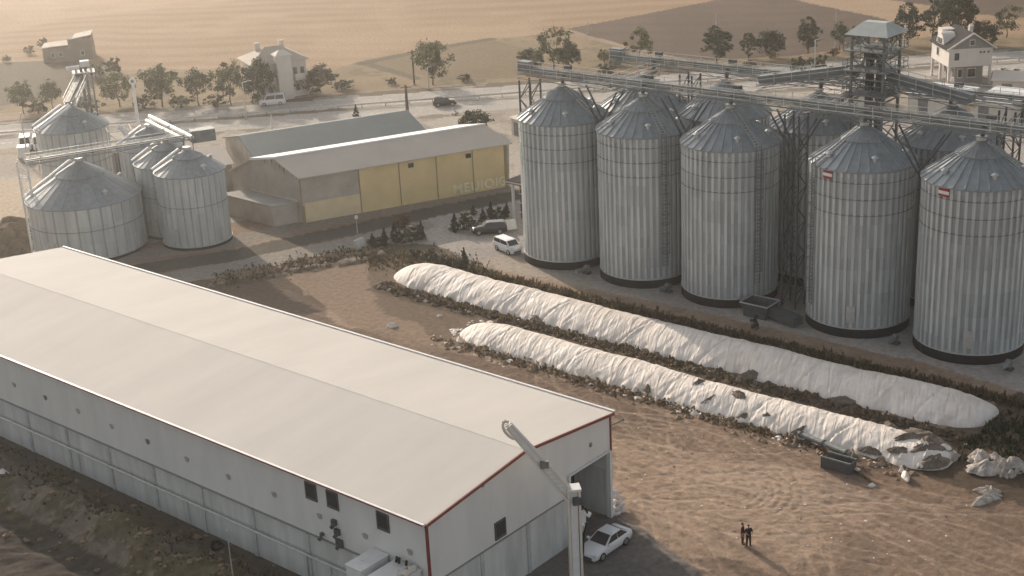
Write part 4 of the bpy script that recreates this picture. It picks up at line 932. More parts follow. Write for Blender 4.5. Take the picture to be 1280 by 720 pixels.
c = MB(); c.slab([(-0.5, -0.5, 6.0), (xm, -0.5, 8.6), (xm, LLf, 8.6), (-0.5, LLf, 6.0)], (0, 0, 0.15)); c.slab([(LR + 0.5, -0.5, 6.0), (xm, -0.5, 8.6), (xm, LLf, 8.6), (LR + 0.5, LLf, 6.0)], (0, 0, 0.15)); c.build('roof', M_ROOFD, h2)
c = MB(); c.bar((-0.5, -0.55, 6.1), (xm, -0.55, 8.72), 0.16, 0.25); c.bar((LR + 0.5, -0.55, 6.1), (xm, -0.55, 8.72), 0.16, 0.25); c.build('verge_board', M_H2, h2)
c = MB(); ym = LLf * 0.52                  # arched dormer over the left wall
arc = [(-0.06, ym + 1.9 * math.cos(q), 6.152 + 2.1 * math.sin(q)) for q in np.linspace(0, math.pi, 10)]
c.slab(arc, (2.2, 0, 0)); c.build('dormer', M_H2, h2)
c = MB().box((2.2, LLf - 1.2, 7.3), (2.6, 2.2, 2.0)); c.build('stair_tower', M_H2, h2)
for y in (ym - 0.8, ym, ym + 0.8): add_window(h2, (-0.10, y, 6.9), (0.55, 0.1, 1.1), R(-90))
for x, z in ((1.3, 4.9),): add_window(h2, (x, -0.04, z), (1.0, 0.1, 1.5), 0)
for x in (LR * 0.72, LR * 0.8, LR * 0.9): add_window(h2, (x, -0.04, 5.5), (0.4, 0.1, 0.4), 0)
add_window(h2, (-0.04, LLf * 0.62, 4.9), (0.9, 0.1, 1.6), R(-90))
for x in (2.6, 4.2, LR - 2.4): add_window(h2, (x, 1.74, 1.7), (0.8, 0.1, 1.6), 0)
for y in (2.4, 4.6, 6.6): add_window(h2, (1.74, y, 1.7), (0.7, 0.1, 1.6), R(-90))
add_window(h2, (xm, -0.04, 7.1), (0.9, 0.1, 1.0), 0)
c = MB().box((xm + 0.3, 2.0, 8.9), (0.6, 0.6, 1.5)); c.build('chimney', M_H2, h2)
h3 = thing('old_barn', 'old grey barn with bushes round it at the far left edge of the fields', 'building', ground_pt(88, 73), R(10))
c = MB().box((0, 0, 1.5), (10, 6, 3.0)); c.box((2.6, 0, 2.3), (4.6, 6.2, 4.6)); c.build('wall', mat('old_stone', (0.24, 0.20, 0.16), 0.9, 0, 0.15, 0.5), h3)
c = MB(); c.slab([(0.2, -3.3, 4.3), (5.1, -3.3, 5.0), (5.1, 3.3, 5.0), (0.2, 3.3, 4.3)], (0, 0, 0.15)); c.slab([(-5.2, -3.3, 3.02), (0.3, -3.3, 3.3), (0.3, 3.3, 3.3), (-5.2, 3.3, 3.02)], (0, 0, 0.12)); c.build('roof', M_GREYW, h3)
for x in (-3, -1.4, 3): add_window(h3, (x, -3.13, 1.5), (0.8, 0.1, 1.0), 0)
# low sheds behind the back silo row
def low_shed(name, px0, py0, px1, py1, dep, hgt, label, wall, roof):
    p, q = ground_pt(px0, py0), ground_pt(px1, py1); d = q - p; t = thing(name, label, 'building', p, math.atan2(d.y, d.x), 'low sheds behind the silos'); L = d.length
    MB().box((L / 2, dep / 2, hgt / 2), (L, dep, hgt)).build('wall', wall, t)
    c = MB().slab([(-0.3, -0.3, hgt + 0.02), (L + 0.3, -0.3, hgt + 0.02), (L + 0.3, dep + 0.3, hgt + 0.55), (-0.3, dep + 0.3, hgt + 0.55)], (0, 0, 0.12)); c.build('roof', roof, t)
    c = MB().box((L * 0.3, -0.02, hgt * 0.42), (1.6, 0.1, hgt * 0.8)); c.build('door', M_STEEL, t); return t
low_shed('low_shed', 1020, 136, 1090, 141, 8, 2.6, 'low white-roofed shed behind the elevator tower', M_CREAM, M_TANROOF)
low_shed('low_shed', 1134, 142, 1198, 150, 6, 3.2, 'white flat shed seen between the tower and the right-hand conveyor', M_CREAM, M_WHITE)
low_shed('low_shed', 1214, 152, 1262, 158, 9, 3.0, 'white roofed shed under the conveyor near the right edge', M_CREAM, M_WHITE)
low_shed('low_shed', 1240, 118, 1300, 120, 5, 2.2, 'low pale shed beside the white house on columns', M_CREAM, M_TANROOF)
low_shed('container_office', 1264, 150, 1300, 152, 3, 2.8, 'dark red container building at the right edge', M_MAROON, M_MAROON)
low_shed('low_shed', 640, 168, 662, 176, 6, 2.6, 'small pale shed just left of the first front silo cone', M_CREAM, M_TANROOF)
# office behind the first silo
of = thing('site_office', 'small office with a flat dark canopy and glazed front behind the first front silo', 'building', ground_pt(643, 274), math.atan2(-U[1], -U[0]))
# local x along -U; +y or -y along V
sV = 1.0 if (-math.sin(of.rotation_euler.z) * V[0] + math.cos(of.rotation_euler.z) * V[1]) > 0 else -1.0
c = MB().box((3.2, sV * 3.3, 2.4), (5.4, 5.2, 4.8)); c.build('wall', M_STEELD, of)
c = MB().box((3.0, sV * 2.9, 5.0), (7.2, 7.2, 0.4)); c.build('canopy_roof', M_ROOFD, of)
c = MB().box((3.0, sV * -0.72, 5.02), (7.24, 0.06, 0.2)); c.build('roof_edge', M_TANROOF, of)
for x in (0, 3.2, 6.2): MB().box((x, 0, 2.4), (0.28, 0.28, 4.8)).build('post', M_WHITE, of)
for k in range(3):
    wn_ = MB().box((1.4 + k * 1.8, sV * 0.66, 2.2), (1.6, 0.08, 3.6)).build('window', M_STEEL, of); MB().box((1.4 + k * 1.8, sV * 0.61, 2.2), (1.42, 0.06, 3.4)).build('pane', M_WINDOW, wn_)
for z in (0.9, 2.1, 3.3, 4.4): MB().box((3.2, sV * 0.56, z), (5.6, 0.06, 0.1)).build('rail', M_STEELL, of)

# ---------------------------------------------------------------- vehicles
def make_car(name, label, cat, loc, hd, L=4.5, W=1.8, H=1.46, kind='sedan', paint=M_CARW, group=None):
    t = thing(name, label, cat, loc, hd, group); hw2 = W / 2
    if kind == 'sedan': belt, nose, hood0, ws0, ws1, rw1, rw0 = 0.93, 0.72, 0.90, 0.21 * L, 0.035 * L, -0.22 * L, -0.405 * L
    elif kind == 'suv': belt, nose, hood0, ws0, ws1, rw1, rw0 = 1.05, 0.85, 1.02, 0.20 * L, 0.09 * L, -0.42 * L, -0.47 * L
    else: belt, nose, hood0, ws0, ws1, rw1, rw0 = 1.05, 0.95, 1.08, 0.34 * L, 0.22 * L, -0.46 * L, -0.485 * L
    tail = belt + 0.07
    st = [(L / 2, hw2 * 0.72, 0.30, nose - 0.14), (L / 2 - 0.12, hw2 * 0.88, 0.22, nose), (L / 2 - 0.5, hw2 * 0.97, 0.2, nose + 0.10), (ws0 + 0.3, hw2, 0.2, hood0), (ws0 - 0.1, hw2, 0.2, belt), (0, hw2, 0.2, belt), (rw0 + 0.4, hw2, 0.2, belt + 0.02), (rw0 - 0.05, hw2 * 0.99, 0.22, tail), (-L / 2 + 0.12, hw2 * 0.93, 0.26, tail - 0.05), (-L / 2, hw2 * 0.82, 0.34, tail - 0.2)]
    c = MB(); vs = []
    for x, h, z0, z1 in st:
        zm = z0 + (z1 - z0) * 0.55
        vs += [(x, -h * 0.9, z0), (x, -h, zm), (x, -h * 0.96, z1 - 0.06), (x, -h * 0.86, z1), (x, h * 0.86, z1), (x, h * 0.96, z1 - 0.06), (x, h, zm), (x, h * 0.9, z0)]
    fs = []
    for i in range(len(st) - 1):
        for k in range(8): a, b2 = i * 8 + k, i * 8 + (k + 1) % 8; fs.append((a, b2, b2 + 8, a + 8))
    fs += [tuple(range(8)), tuple(range(len(vs) - 1, len(vs) - 9, -1))]
    c.add(vs, fs); body = c.build('body', paint, t, smooth=True)
    bv = body.modifiers.new('bevel', 'BEVEL'); bv.width = 0.05; bv.segments = 2; bv.limit_method = 'ANGLE'; bv.angle_limit = R(40)
    wb, wt = hw2 * 0.9, hw2 * 0.70 if kind != 'van' else hw2 * 0.82
    B = [(ws0, -wb, belt - 0.03), (ws0, wb, belt - 0.03), (rw0, wb, belt - 0.01), (rw0, -wb, belt - 0.01)]
    T = [(ws1 - 0.1, -wt, H - 0.04), (ws1 - 0.1, wt, H - 0.04), (rw1, wt, H - 0.04), (rw1, -wt, H - 0.04)]
    T2 = [(ws1 - 0.35, -wt * 0.85, H), (ws1 - 0.35, wt * 0.85, H), (rw1 + 0.25, wt * 0.85, H), (rw1 + 0.25, -wt * 0.85, H)]
    c = MB(); c.add(B + T + T2, [(0, 1, 5, 4), (1, 2, 6, 5), (2, 3, 7, 6), (3, 0, 4, 7), (4, 5, 9, 8), (5, 6, 10, 9), (6, 7, 11, 10), (7, 4, 8, 11), (8, 9, 10, 11)])
    c.build('cabin', paint, t)
    def pane(nm, q, off, mrg=(0.10, 0.10), lo=0.12, hi=0.1):
        q = [Vector(p) for p in q]; b0, b1, t1, t0 = q
        def mix_(a, b2, k): return a.lerp(b2, k)
        l0, l1 = mix_(b0, t0, lo), mix_(b1, t1, lo); u0, u1 = mix_(b0, t0, 1 - hi), mix_(b1, t1, 1 - hi)
        P4 = [mix_(l0, l1, mrg[0]), mix_(l0, l1, 1 - mrg[1]), mix_(u0, u1, 1 - mrg[1]), mix_(u0, u1, mrg[0])]
        o_ = Vector(off); c = MB(); c.slab([p + o_ * 0.012 for p in P4], o_ * 0.012); c.build(nm, M_WINDOW, t)
    pane('windscreen', (B[0], B[1], T[1], T[0]), (0.7, 0, 0.7), (0.06, 0.06), 0.06, 0.05)
    pane('rear_window', (B[2], B[3], T[3], T[2]), (-0.7, 0, 0.7), (0.08, 0.08), 0.15, 0.08)
    for sgn, (i, j) in ((-1, (0, 3)), (1, (1, 2))):
        m0 = Vector(B[i]).lerp(Vector(B[j]), 0.52); m1 = Vector(T[i]).lerp(Vector(T[j]), 0.52)
        pane('side_window', (B[i], m0, m1, T[i]), (0, sgn, 0.35), (0.10, 0.03)); pane('side_window', (m0, B[j], T[j], m1), (0, sgn, 0.35), (0.03, 0.12))
        MB().box((ws0 - 0.25, sgn * (hw2 + 0.08), belt + 0.04), (0.16, 0.22, 0.14)).build('mirror', paint, t)
        for x, wr in ((L * 0.31, 0.33), (-L * 0.29, 0.33)):
            wh = MB().tube((x, sgn * (hw2 - 0.2), wr), (x, sgn * (hw2 + 0.015), wr), wr, n=20).build('wheel', M_TYRE, t); MB().tube((x, sgn * (hw2 + 0.012), wr), (x, sgn * (hw2 + 0.03), wr), wr * 0.66, wr * 0.6, 16).build('rim', M_RIM, wh)
        MB().box((L / 2 - 0.17, sgn * hw2 * 0.66, nose - 0.1), (0.24, 0.4, 0.16)).build('headlight', M_LAMP, t)
        MB().box((-L / 2 + 0.08, sgn * hw2 * 0.68, tail - 0.24), (0.16, 0.36, 0.18)).build('tail_light', M_LAMPR, t)
    MB().box((L / 2 - 0.03, 0, 0.42), (0.12, W * 0.6, 0.16)).build('grille', M_STEELD, t)
    MB().box((-L / 2 - 0.0, 0, 0.48), (0.08, W * 0.8, 0.16)).build('bumper', M_STEELD if kind == 'suv' else paint, t)
    return t
cp0, cp1 = at(778, 672), at(735, 701)
make_car('parked_car', 'white sedan parked outside the dark doorway of the foreground hall', 'car', (*((cp0 + cp1) / 2).xy, 0.0), math.atan2(cp1.y - cp0.y, cp1.x - cp0.x), 4.55, 1.82, 1.46)
p0 = ground_pt(635, 314)
make_car('minivan', 'white minivan parked at the foot of the first front silo', 'van', p0, math.atan2(-U[1] - 0.15, -U[0] - 0.2), 3.9, 1.68, 1.62, 'van')
make_car('parked_car', 'dark car parked among the clipped shrubs before the office', 'car', ground_pt(612, 291), math.pi + 0.05, 4.3, 1.78, 1.5, 'suv', M_CARD)
make_car('van', 'white van driving on the highway below the left villa', 'van', ground_pt(341, 131), math.pi + 0.12, 4.6, 1.85, 2.0, 'van')
make_car('car', 'small dark car raising dust on the highway in mid picture', 'car', ground_pt(556, 132), 0.1, 4.0, 1.7, 1.55, 'suv', M_CARD)
make_car('van', 'white van at the left edge of the gravel yard, left of its twin', 'van', ground_pt(33, 186), -1.3, 4.6, 1.9, 2.1, 'van')
make_car('van', 'white van in the gravel yard close to the back left silo', 'van', ground_pt(50, 185), -1.3, 4.6, 1.9, 2.1, 'van')
tr_ = thing('trailer', 'small white box trailer below the two vans in the gravel yard', 'trailer', ground_pt(31, 198), -1.3)
MB().box((0, 0, 1.2), (2.2, 1.7, 1.6)).build('box', M_WHITE, tr_); MB().bar((1.1, 0, 0.5), (2.1, 0, 0.45), 0.1).build('drawbar', M_STEELD, tr_)
for s_ in (-1, 1): MB().tube((0, s_ * 0.75, 0.3), (0, s_ * 0.93, 0.3), 0.3, n=14).build('wheel', M_TYRE, tr_)

# ---------------------------------------------------------------- probe mast and machine beside the hall
mb_ = ground_pt(721, 741); mp_ = at_wall(718, 611, mb_, np.array([1.0, 0.0])); MH = mp_.z
mast = thing('sampling_mast', 'dusty white steel mast with a raised boom in front of the hall gable', 'mast', mb_, 0.12)
mwid = 0.82
c = MB().box((0, 0, MH / 2), (mwid * 0.62, mwid * 0.62, MH)); c.build('column', M_WHITE, mast)
c = MB()
for x in (-mwid / 2, mwid / 2): c.box((x * 0.92, -0.1, MH / 2), (0.16, 0.55, MH - 0.1))
c.build('column_flange', M_CREAM, mast)
c = MB().box((0.0, 0, MH + 0.08), (1.0, 0.95, 0.16)); c.build('cap', M_WHITE, mast)
c = MB().box((0.2, -0.36, MH - 0.75), (0.6, 0.3, 0.55)); c.build('gearbox', M_STEELD, mast)
c = MB().box((0.62, -0.1, MH - 2.15), (0.5, 0.5, 0.7)); c.tube((0.6, -0.2, MH - 1.7), (1.05, -0.25, MH - 2.0), 0.2, n=10); c.box((0.55, 0.1, MH - 3.1), (0.36, 0.4, 0.5)); c.build('hose_reel', M_WHITE, mast)
c = MB(); pts = [(0.5, -0.3, MH - 1.2), (0.85, -0.35, MH - 1.6), (0.8, -0.3, MH - 2.6), (0.6, -0.2, MH - 3.4), (0.5, -0.2, MH - 5)]
for p_, q_ in zip(pts[:-1], pts[1:]): c.tube(p_, q_, 0.07, n=7)
c.build('hose', M_BLACK, mast)
bt_ = at_wall(633, 529, mb_, np.array([-1.0, 0.02])); mi = Matrix.Rotation(-0.12, 3, 'Z')
bl_ = mi @ (bt_ - mb_); br_ = Vector((-0.15, 0, MH - 0.55)); bd = bl_ - br_
c = MB()
bn = bd.normalized(); sd_ = Vector((0, 1, 0)); pn_ = bn.cross(sd_).normalized()
for s_ in (-0.30, 0.30):
    for k in (-0.34, 0.34): c.bar(br_ + sd_ * s_ + pn_ * k, br_ + bd * 0.97 + sd_ * s_ * 0.55 + pn_ * k * 0.5, 0.15)
for f in np.linspace(0.06, 0.94, 16):
    k = 1 - 0.45 * f; q0 = br_ + bd * f
    for s_ in (-0.22, 0.22): c.bar(q0 + sd_ * s_ * k - pn_ * 0.24 * k, q0 + bd * 0.05 + sd_ * s_ * k + pn_ * 0.24 * k, 0.07)
    c.bar(q0 + sd_ * -0.22 * k - pn_ * 0.24 * k, q0 + sd_ * 0.22 * k - pn_ * 0.24 * k, 0.06)
bo = c.build('boom', M_CREAM, mast)
c = MB().bar(br_ + pn_ * 0.0, br_ + bd * 0.96, 0.42, 0.50); c.build('inner_beam', M_WHITE, mast)
c = MB()
e0 = br_ + bd * 0.99; pts = [e0 + Vector((0.1, 0, 0.1)), e0 + Vector((-0.2, 0, 0.25)), e0 + Vector((-0.3, 0, -0.1)), e0 + Vector((-0.18, 0, -0.55)), e0 + Vector((0.12, 0, -0.95)), e0 + Vector((0.4, 0, -1.15))]
for p_, q_ in zip(pts[:-1], pts[1:]): c.tube(p_, q_, 0.10, n=8)
c.build('hook_pipe', M_CREAM, mast)
c = MB().box(br_ + bd * 0.46 + pn_ * -0.05 + Vector((0.1, -0.3, 0)), (0.55, 0.3, 0.5)); c.build('winch', M_STEEL, mast)
c = MB().box((0, 0, 0.12), (1.7, 1.7, 0.24)); c.build('base_plate', M_CONC, mast)
# twin white machine housing
q1, q2, q3 = at(436, 705, 5.0), at(466, 686, 5.0), at(489, 691, 5.0)
mk = thing('machine_housing', 'white twin-box machine housing with black pipes beside the hall, cut by the bottom edge', 'machine', (q2.x, q2.y, 0), math.atan2(-U[1], -U[0]))
sg = 1.0 if (-math.sin(mk.rotation_euler.z) * -V[0] + math.cos(mk.rotation_euler.z) * -V[1]) > 0 else -1.0
w1 = (q3 - q2).length; d1 = (q1 - q2).length + 0.2
c = MB().box((w1 / 2, sg * d1 / 2, 2.5), (w1, d1, 5.0)); b1 = c.build('casing', M_WHITE, mk)
c = MB().box((w1 + 0.36, sg * d1 / 2, 2.1), (0.72, d1 - 0.1, 4.2)); c.build('channel', M_STEEL, mk)
w2 = 2.3; c = MB().box((w1 + 0.72 + w2 / 2, sg * d1 / 2, 2.45), (w2, d1, 4.9)); c.build('casing', M_WHITE, mk)
c = MB().box((w1 + 0.72 + w2 / 2, sg * d1 / 2, 4.93), (w2 + 0.12, d1 + 0.12, 0.06)); c.build('lid', M_WHITE, mk)
c = MB().box((w1 / 2, sg * d1 / 2, 5.03), (w1 + 0.12, d1 + 0.12, 0.06)); c.tube((w1 * .4, sg * d1 * .62, 5.06), (w1 * .4, sg * d1 * .62, 5.14), 0.10, n=10); c.build('lid', M_WHITE, mk)
c = MB(); rs = random.Random(5)
for k, x in enumerate((w1 + 1.0, w1 + 1.25, w1 + 1.9)): c.tube((x, sg * 0.25, 4.9), (x + 0.05, sg * 0.2, 5.35), 0.09, n=8); c.tube((x + 0.05, sg * 0.2, 5.35), (x + 0.35, sg * 0.55, 5.3), 0.08, n=8)
c.build('black_pipe', M_BLACK, mk)
c = MB()
for k in range(9): c.box((w1 + 2.4 + rs.uniform(-.4, .5), sg * rs.uniform(0.2, 1.3), 5.0 + rs.uniform(0, .15)), (rs.uniform(.2, .6), rs.uniform(.15, .5), rs.uniform(.08, .2)), rs.uniform(0, 3))
c.build('loose_sheet', M_CREAM, mk)
c = MB().box((w1 + 0.36, sg * d1 * 0.75, 4.26), (0.5, 0.5, 0.1)); c.build('filter_plate', M_CREAM, mk)

# ---------------------------------------------------------------- tarpaulin-covered grain heaps
def tarp_pile(name, label, a0, a1, bc, hw, hgt, seed, bend=0.0, taper0=5.0, taper1=5.0, rag=0.08):
    L = abs(a1 - a0); na = int(L / 0.16); nt = 34; vs = []; fs = []
    rs = np.random.default_rng(seed); ph = rs.uniform(0, 6, 8)
    folds = [(rs.uniform(0, L), rs.uniform(0.02, 0.11), rs.uniform(0.09, 0.22), rs.uniform(-2.2, 0.3), rs.choice([-1, -1, 1])) for _ in range(int(L * 1.9))]
    seams = [(k + rs.uniform(-2, 2), rs.uniform(-1.2, 0)) for k in np.arange(7, L, 9.5)]
    fpos = np.array([f[0] for f in folds]); famp = np.array([f[1] for f in folds]); fw = np.array([f[2] for f in folds]); fsl = np.array([f[3] for f in folds]); fsg = np.array([f[4] for f in folds])
    seam_pts = []
    for i in range(na + 1):
        s_ = L * i / na
        k0 = min(1, s_ / taper0); k1 = min(1, (L - s_) / taper1); kk = math.sqrt(max(0, 1 - (1 - k0) ** 2)) * math.sqrt(max(0, 1 - (1 - k1) ** 2))
        kk = max(kk, 0.02)
        hn_ = hgt * kk * (1 + 0.10 * mnoise.noise(Vector((s_ * 0.22 + seed, 0, 0))) + 0.05 * mnoise.noise(Vector((s_ * 0.7, seed, 0))))
        wn_ = hw * (0.35 + 0.65 * kk) * (1 + 0.06 * mnoise.noise(Vector((s_ * 0.3, 3.3, seed))))
        ctr = bc + bend * (s_ / L - 0.5) ** 2 * 4 + 0.3 * mnoise.noise(Vector((s_ * 0.12, 7, seed)))
        for j in range(nt + 1):
            tt = -1 + 2 * j / nt
            ed = 1 + rag * mnoise.noise(Vector((s_ * 1.3, tt * 0.5 + (9 if tt > 0 else 0), seed))) if abs(tt) > 0.8 else 1
            prof_ = (1 - abs(tt) ** 2.1) ** 0.95 if abs(tt) < 1 else 0
            z = hn_ * prof_
            sl = s_ + fsl * abs(tt) * 1.0
            # the cloth pulls into radial pleats that deepen towards the hem
            pl = np.sum(fsg * famp * np.exp(-((s_ - fpos - fsl * (abs(tt) - 0.5)) / fw) ** 2)) * (0.15 + 0.85 * abs(tt) ** 0.8) * min(1, (1.02 - abs(tt)) * 6)
            pl += 0.07 * mnoise.fractal(Vector((s_ * 0.8 + tt * 0.6, tt * 2.2, seed * 2.0)), 1, 2, 4) * min(1, (1.02 - abs(tt)) * 5)
            for sp0, ssl in seams:
                dq = s_ - sp0 - ssl * abs(tt); pl += -0.22 * math.exp(-(dq / 0.10) ** 2) + (0.10 if 0 < dq < 0.5 else 0) * (1 - dq * 2)
            pa = a0 + (a1 - a0) * s_ / L; p_ = ab(pa, ctr + tt * wn_ * ed)
            vs.append((p_.x, p_.y, max(z + pl * 0.62 * kk, 0.02) + (0.05 if abs(tt) < 0.99 else -0.02)))
    for i in range(na):
        for j in range(nt): q = i * (nt + 1) + j; fs.append((q, q + 1, q + nt + 2, q + nt + 1))
    t = thing(name, label, 'grain heap', ab((a0 + a1) / 2, bc)); o_ = ab((a0 + a1) / 2, bc)
    c = MB(); c.add([Vector(v) - o_ for v in vs], fs); ob = c.build('tarpaulin', M_HEAPTARP, t, smooth=True)
    return t, o_
pA, oA = tarp_pile('covered_grain_heap', 'long heap under white tarpaulin nearest the silos, far end in blue shade', 110.6, 41.2, 107.6, 3.5, 1.35, 11, bend=0.6)
pB, oB = tarp_pile('covered_grain_heap', 'shorter heap under white tarpaulin nearer the hall, its right end torn and dirty', 92.5, 40.6, 98.7, 2.85, 1.1, 23, bend=0.3, taper1=4.0)
M_SOIL2 = mat('dusty_exposed_soil', (0.10, 0.082, 0.066), 0.95, col2=(0.24, 0.20, 0.165), scale=1.6, detail=8, bump=0.12, bscale=3)
def patch(parent, o_, a, b, w_, d_, h_, z, seed, name='exposed_soil', m=M_SOIL2):
    me = lump_mesh(name, w_, d_, h_ * 1.15, m, seed, 22, 1.0); o = bpy.data.objects.new(name, me); C.objects.link(o); o.parent = parent
    p_ = ab(a, b) - o_; o.location = (p_.x, p_.y, z); o.rotation_euler = (0, 0, AZ_U + seed)
rs = random.Random(12)
for (a, b, w_, d_, h_, z) in ((43.5, 100.4, 4.6, 2.0, 0.6, 0.75), (42.6, 98.8, 3.6, 1.2, 0.5, 0.85), (44.6, 99.2, 2.8, 0.9, 0.5, 1.0), (41.6, 97.2, 2.6, 1.2, 0.5, 0.3), (46.6, 96.6, 2.4, 0.8, 0.4, 0.35), (68.5, 96.6, 1.6, 0.8, 0.4, 0.3), (64.5, 98.8, 2.0, 0.9, 0.4, 1.0), (43.2, 99.6, 3.2, 2.2, 0.55, 0.7), (41.6, 98.0, 2.4, 1.6, 0.4, 0.45), (44.4, 97.4, 2.2, 1.0, 0.35, 0.7), (56.4, 97.0, 2.0, 1.0, 0.5, 0.3), (58.3, 96.6, 1.6, 0.8, 0.4, 0.25), (62.0, 97.4, 2.6, 1.5, 0.45, 0.55), (60.2, 98.6, 2.0, 1.3, 0.35, 1.05), (52.8, 96.8, 2.2, 0.9, 0.5, 0.3), (47.0, 101.2, 3.0, 1.2, 0.5, 0.35)):
    patch(pB, oB, a, b, w_, d_, h_, z, rs.uniform(0, 6))
for k in range(16):
    a, b = 43.2 + rs.gauss(0, 1.8), 98.6 + rs.gauss(0, 1.6)
    patch(pB, oB, a, b, rs.uniform(.5, 1.9), rs.uniform(.25, .7), rs.uniform(.25, .5), 0.25 + 0.75 * max(0, 1 - abs(b - 98.9) / 3.0), rs.uniform(0, 6), 'torn_flap', M_TARP)
for k in range(14):
    a, b = rs.uniform(43, 92), 96.2 + rs.gauss(0, .35)
    patch(pB, oB, a, b, rs.uniform(.6, 1.8), rs.uniform(.3, .6), rs.uniform(.2, .4), 0.1, rs.uniform(0, 6), 'hem_flap', M_TARP)
for (a, b, w_, d_, h_, z) in ((62.5, 104.2, 3.0, 1.2, 0.6, 0.2), (88, 104.5, 2.4, 0.8, 0.4, 0.2), (53.0, 104.0, 2.6, 1.0, 0.6, 0.2)):
    patch(pA, oA, a, b, w_, d_, h_, z, rs.uniform(0, 6))

# loose clods, torn plastic and stones round the heaps
def clods(name, n, fn, m, smin, smax, seed, flat=0.7):
    rs = random.Random(seed); c = MB()
    for k in range(n):
        a, b = fn(rs); p = ab(a, b); z = gz(p.x, p.y); s_ = smin + (smax - smin) * rs.random() ** 2.5
        ring_ = []; kx = rs.uniform(0, 6)
        for i in range(5): q = kx + i * 1.257; ring_.append((p.x + s_ * math.cos(q) * rs.uniform(.7, 1.2), p.y + s_ * math.sin(q) * rs.uniform(.7, 1.2), z + s_ * flat * rs.uniform(0.1, 0.45)))
        top = (p.x + rs.uniform(-.3, .3) * s_, p.y + rs.uniform(-.3, .3) * s_, z + s_ * flat * rs.uniform(.8, 1.3)); low = [(x, y, z - 0.05) for x, y, _ in ring_]
        c.add(ring_ + low + [top], [(i, (i + 1) % 5, 10) for i in range(5)] + [(i + 5, (i + 1) % 5 + 5, (i + 1) % 5, i) for i in range(5)])
    o = c.build(name, m); o['kind'] = 'stuff'; return o
clods('soil_clods', 900, lambda r: (r.uniform(41, 110), 103.3 + r.gauss(0, 0.55)), M_SOIL, 0.1, 0.55, 1)
clods('earth_clods', 500, lambda r: (r.uniform(42, 94), 95.2 + r.gauss(0, 0.6)), M_EARTH, 0.08, 0.45, 2)
clods('plastic_scraps', 260, lambda r: r.choice([(r.uniform(41, 108), 103.4 + r.gauss(0, .5)), (r.uniform(44, 93), 95.4 + r.gauss(0, .6)), (92.5 + r.gauss(0, 1.0), 99 + r.gauss(0, 2.0)), (62 + r.gauss(0, 2.0), 97 + r.gauss(0, 1.2))]), M_TARP, 0.08, 0.42, 3, 0.45)
clods('rubble', 700, lambda r: (lambda p: (p.x * U[0] + p.y * U[1] + r.gauss(0, 0.4), p.x * V[0] + p.y * V[1] + r.gauss(0, 1.0)))(at(r.uniform(265, 470), 0) if False else at(*(lambda k: (270 + 205 * k, 352 - 40 * k))(r.random()))), M_EARTH, 0.1, 0.5, 4)
clods('spoil_stones', 420, lambda r: (r.uniform(58, 112), 56.9 - abs(r.gauss(4.2, 2.2)) - 0.4), M_EARTH, 0.06, 0.34, 5)
clods('lot_stones', 380, lambda r: (r.uniform(34, 90), r.uniform(78, 94)), mat('pale_lot_stone', (0.33, 0.25, 0.185), 0.95, 0, 0.2, 1), 0.03, 0.11, 6, 0.5)
clods('lot_litter', 140, lambda r: (r.uniform(36, 88), r.uniform(79, 94)), M_TARP, 0.03, 0.12, 8, 0.3)
def sheet_heap(name, label, cat, px, py, w_, d_, h_, m, seed, rot=0.0, group=None):
    """crumpled plastic: several lumpy folds as parts of one thing"""
    t = thing(name, label, cat, on_ground(px, py), rot, group); r_ = random.Random(seed)
    for k in range(5):
        me = lump_mesh('fold', w_ * r_.uniform(.4, .7), d_ * r_.uniform(.4, .7), h_ * r_.uniform(.6, 1.2), m, seed + k, 12, 1.1)
        o = bpy.data.objects.new('fold', me); C.objects.link(o); o.parent = t; o.location = (r_.uniform(-.32, .32) * w_, r_.uniform(-.32, .32) * d_, 0); o.rotation_euler = (0, 0, r_.uniform(0, 6))
    return t
M_PLAST = mat('torn_dirty_plastic', (0.20, 0.175, 0.15), 0.6, col2=(0.66, 0.60, 0.53), scale=1.1, detail=8, bump=0.10, bscale=4)
sheet_heap('torn_tarpaulin', 'crumpled heap of torn whitish plastic in the dark corner at the right', 'plastic heap', 1236, 588, 4.6, 4.0, 1.1, M_PLAST, 31, 0.4)
sheet_heap('torn_tarpaulin', 'bright scrap of plastic at the right edge of the torn heap', 'plastic scrap', 1259, 598, 1.4, 1.0, 0.6, M_PLAST, 37, 0.4)
sheet_heap('torn_tarpaulin', 'narrow strip of torn plastic pulled out over the bare ground at the right', 'plastic scrap', 1237, 622, 1.2, 3.6, 0.6, M_PLAST, 43, -0.5)
sheet_heap('torn_tarpaulin', 'long loose plastic sheet end beside the torn right end of the shorter heap', 'plastic scrap', 1176, 572, 4.0, 1.2, 0.5, M_PLAST, 47, -0.6)
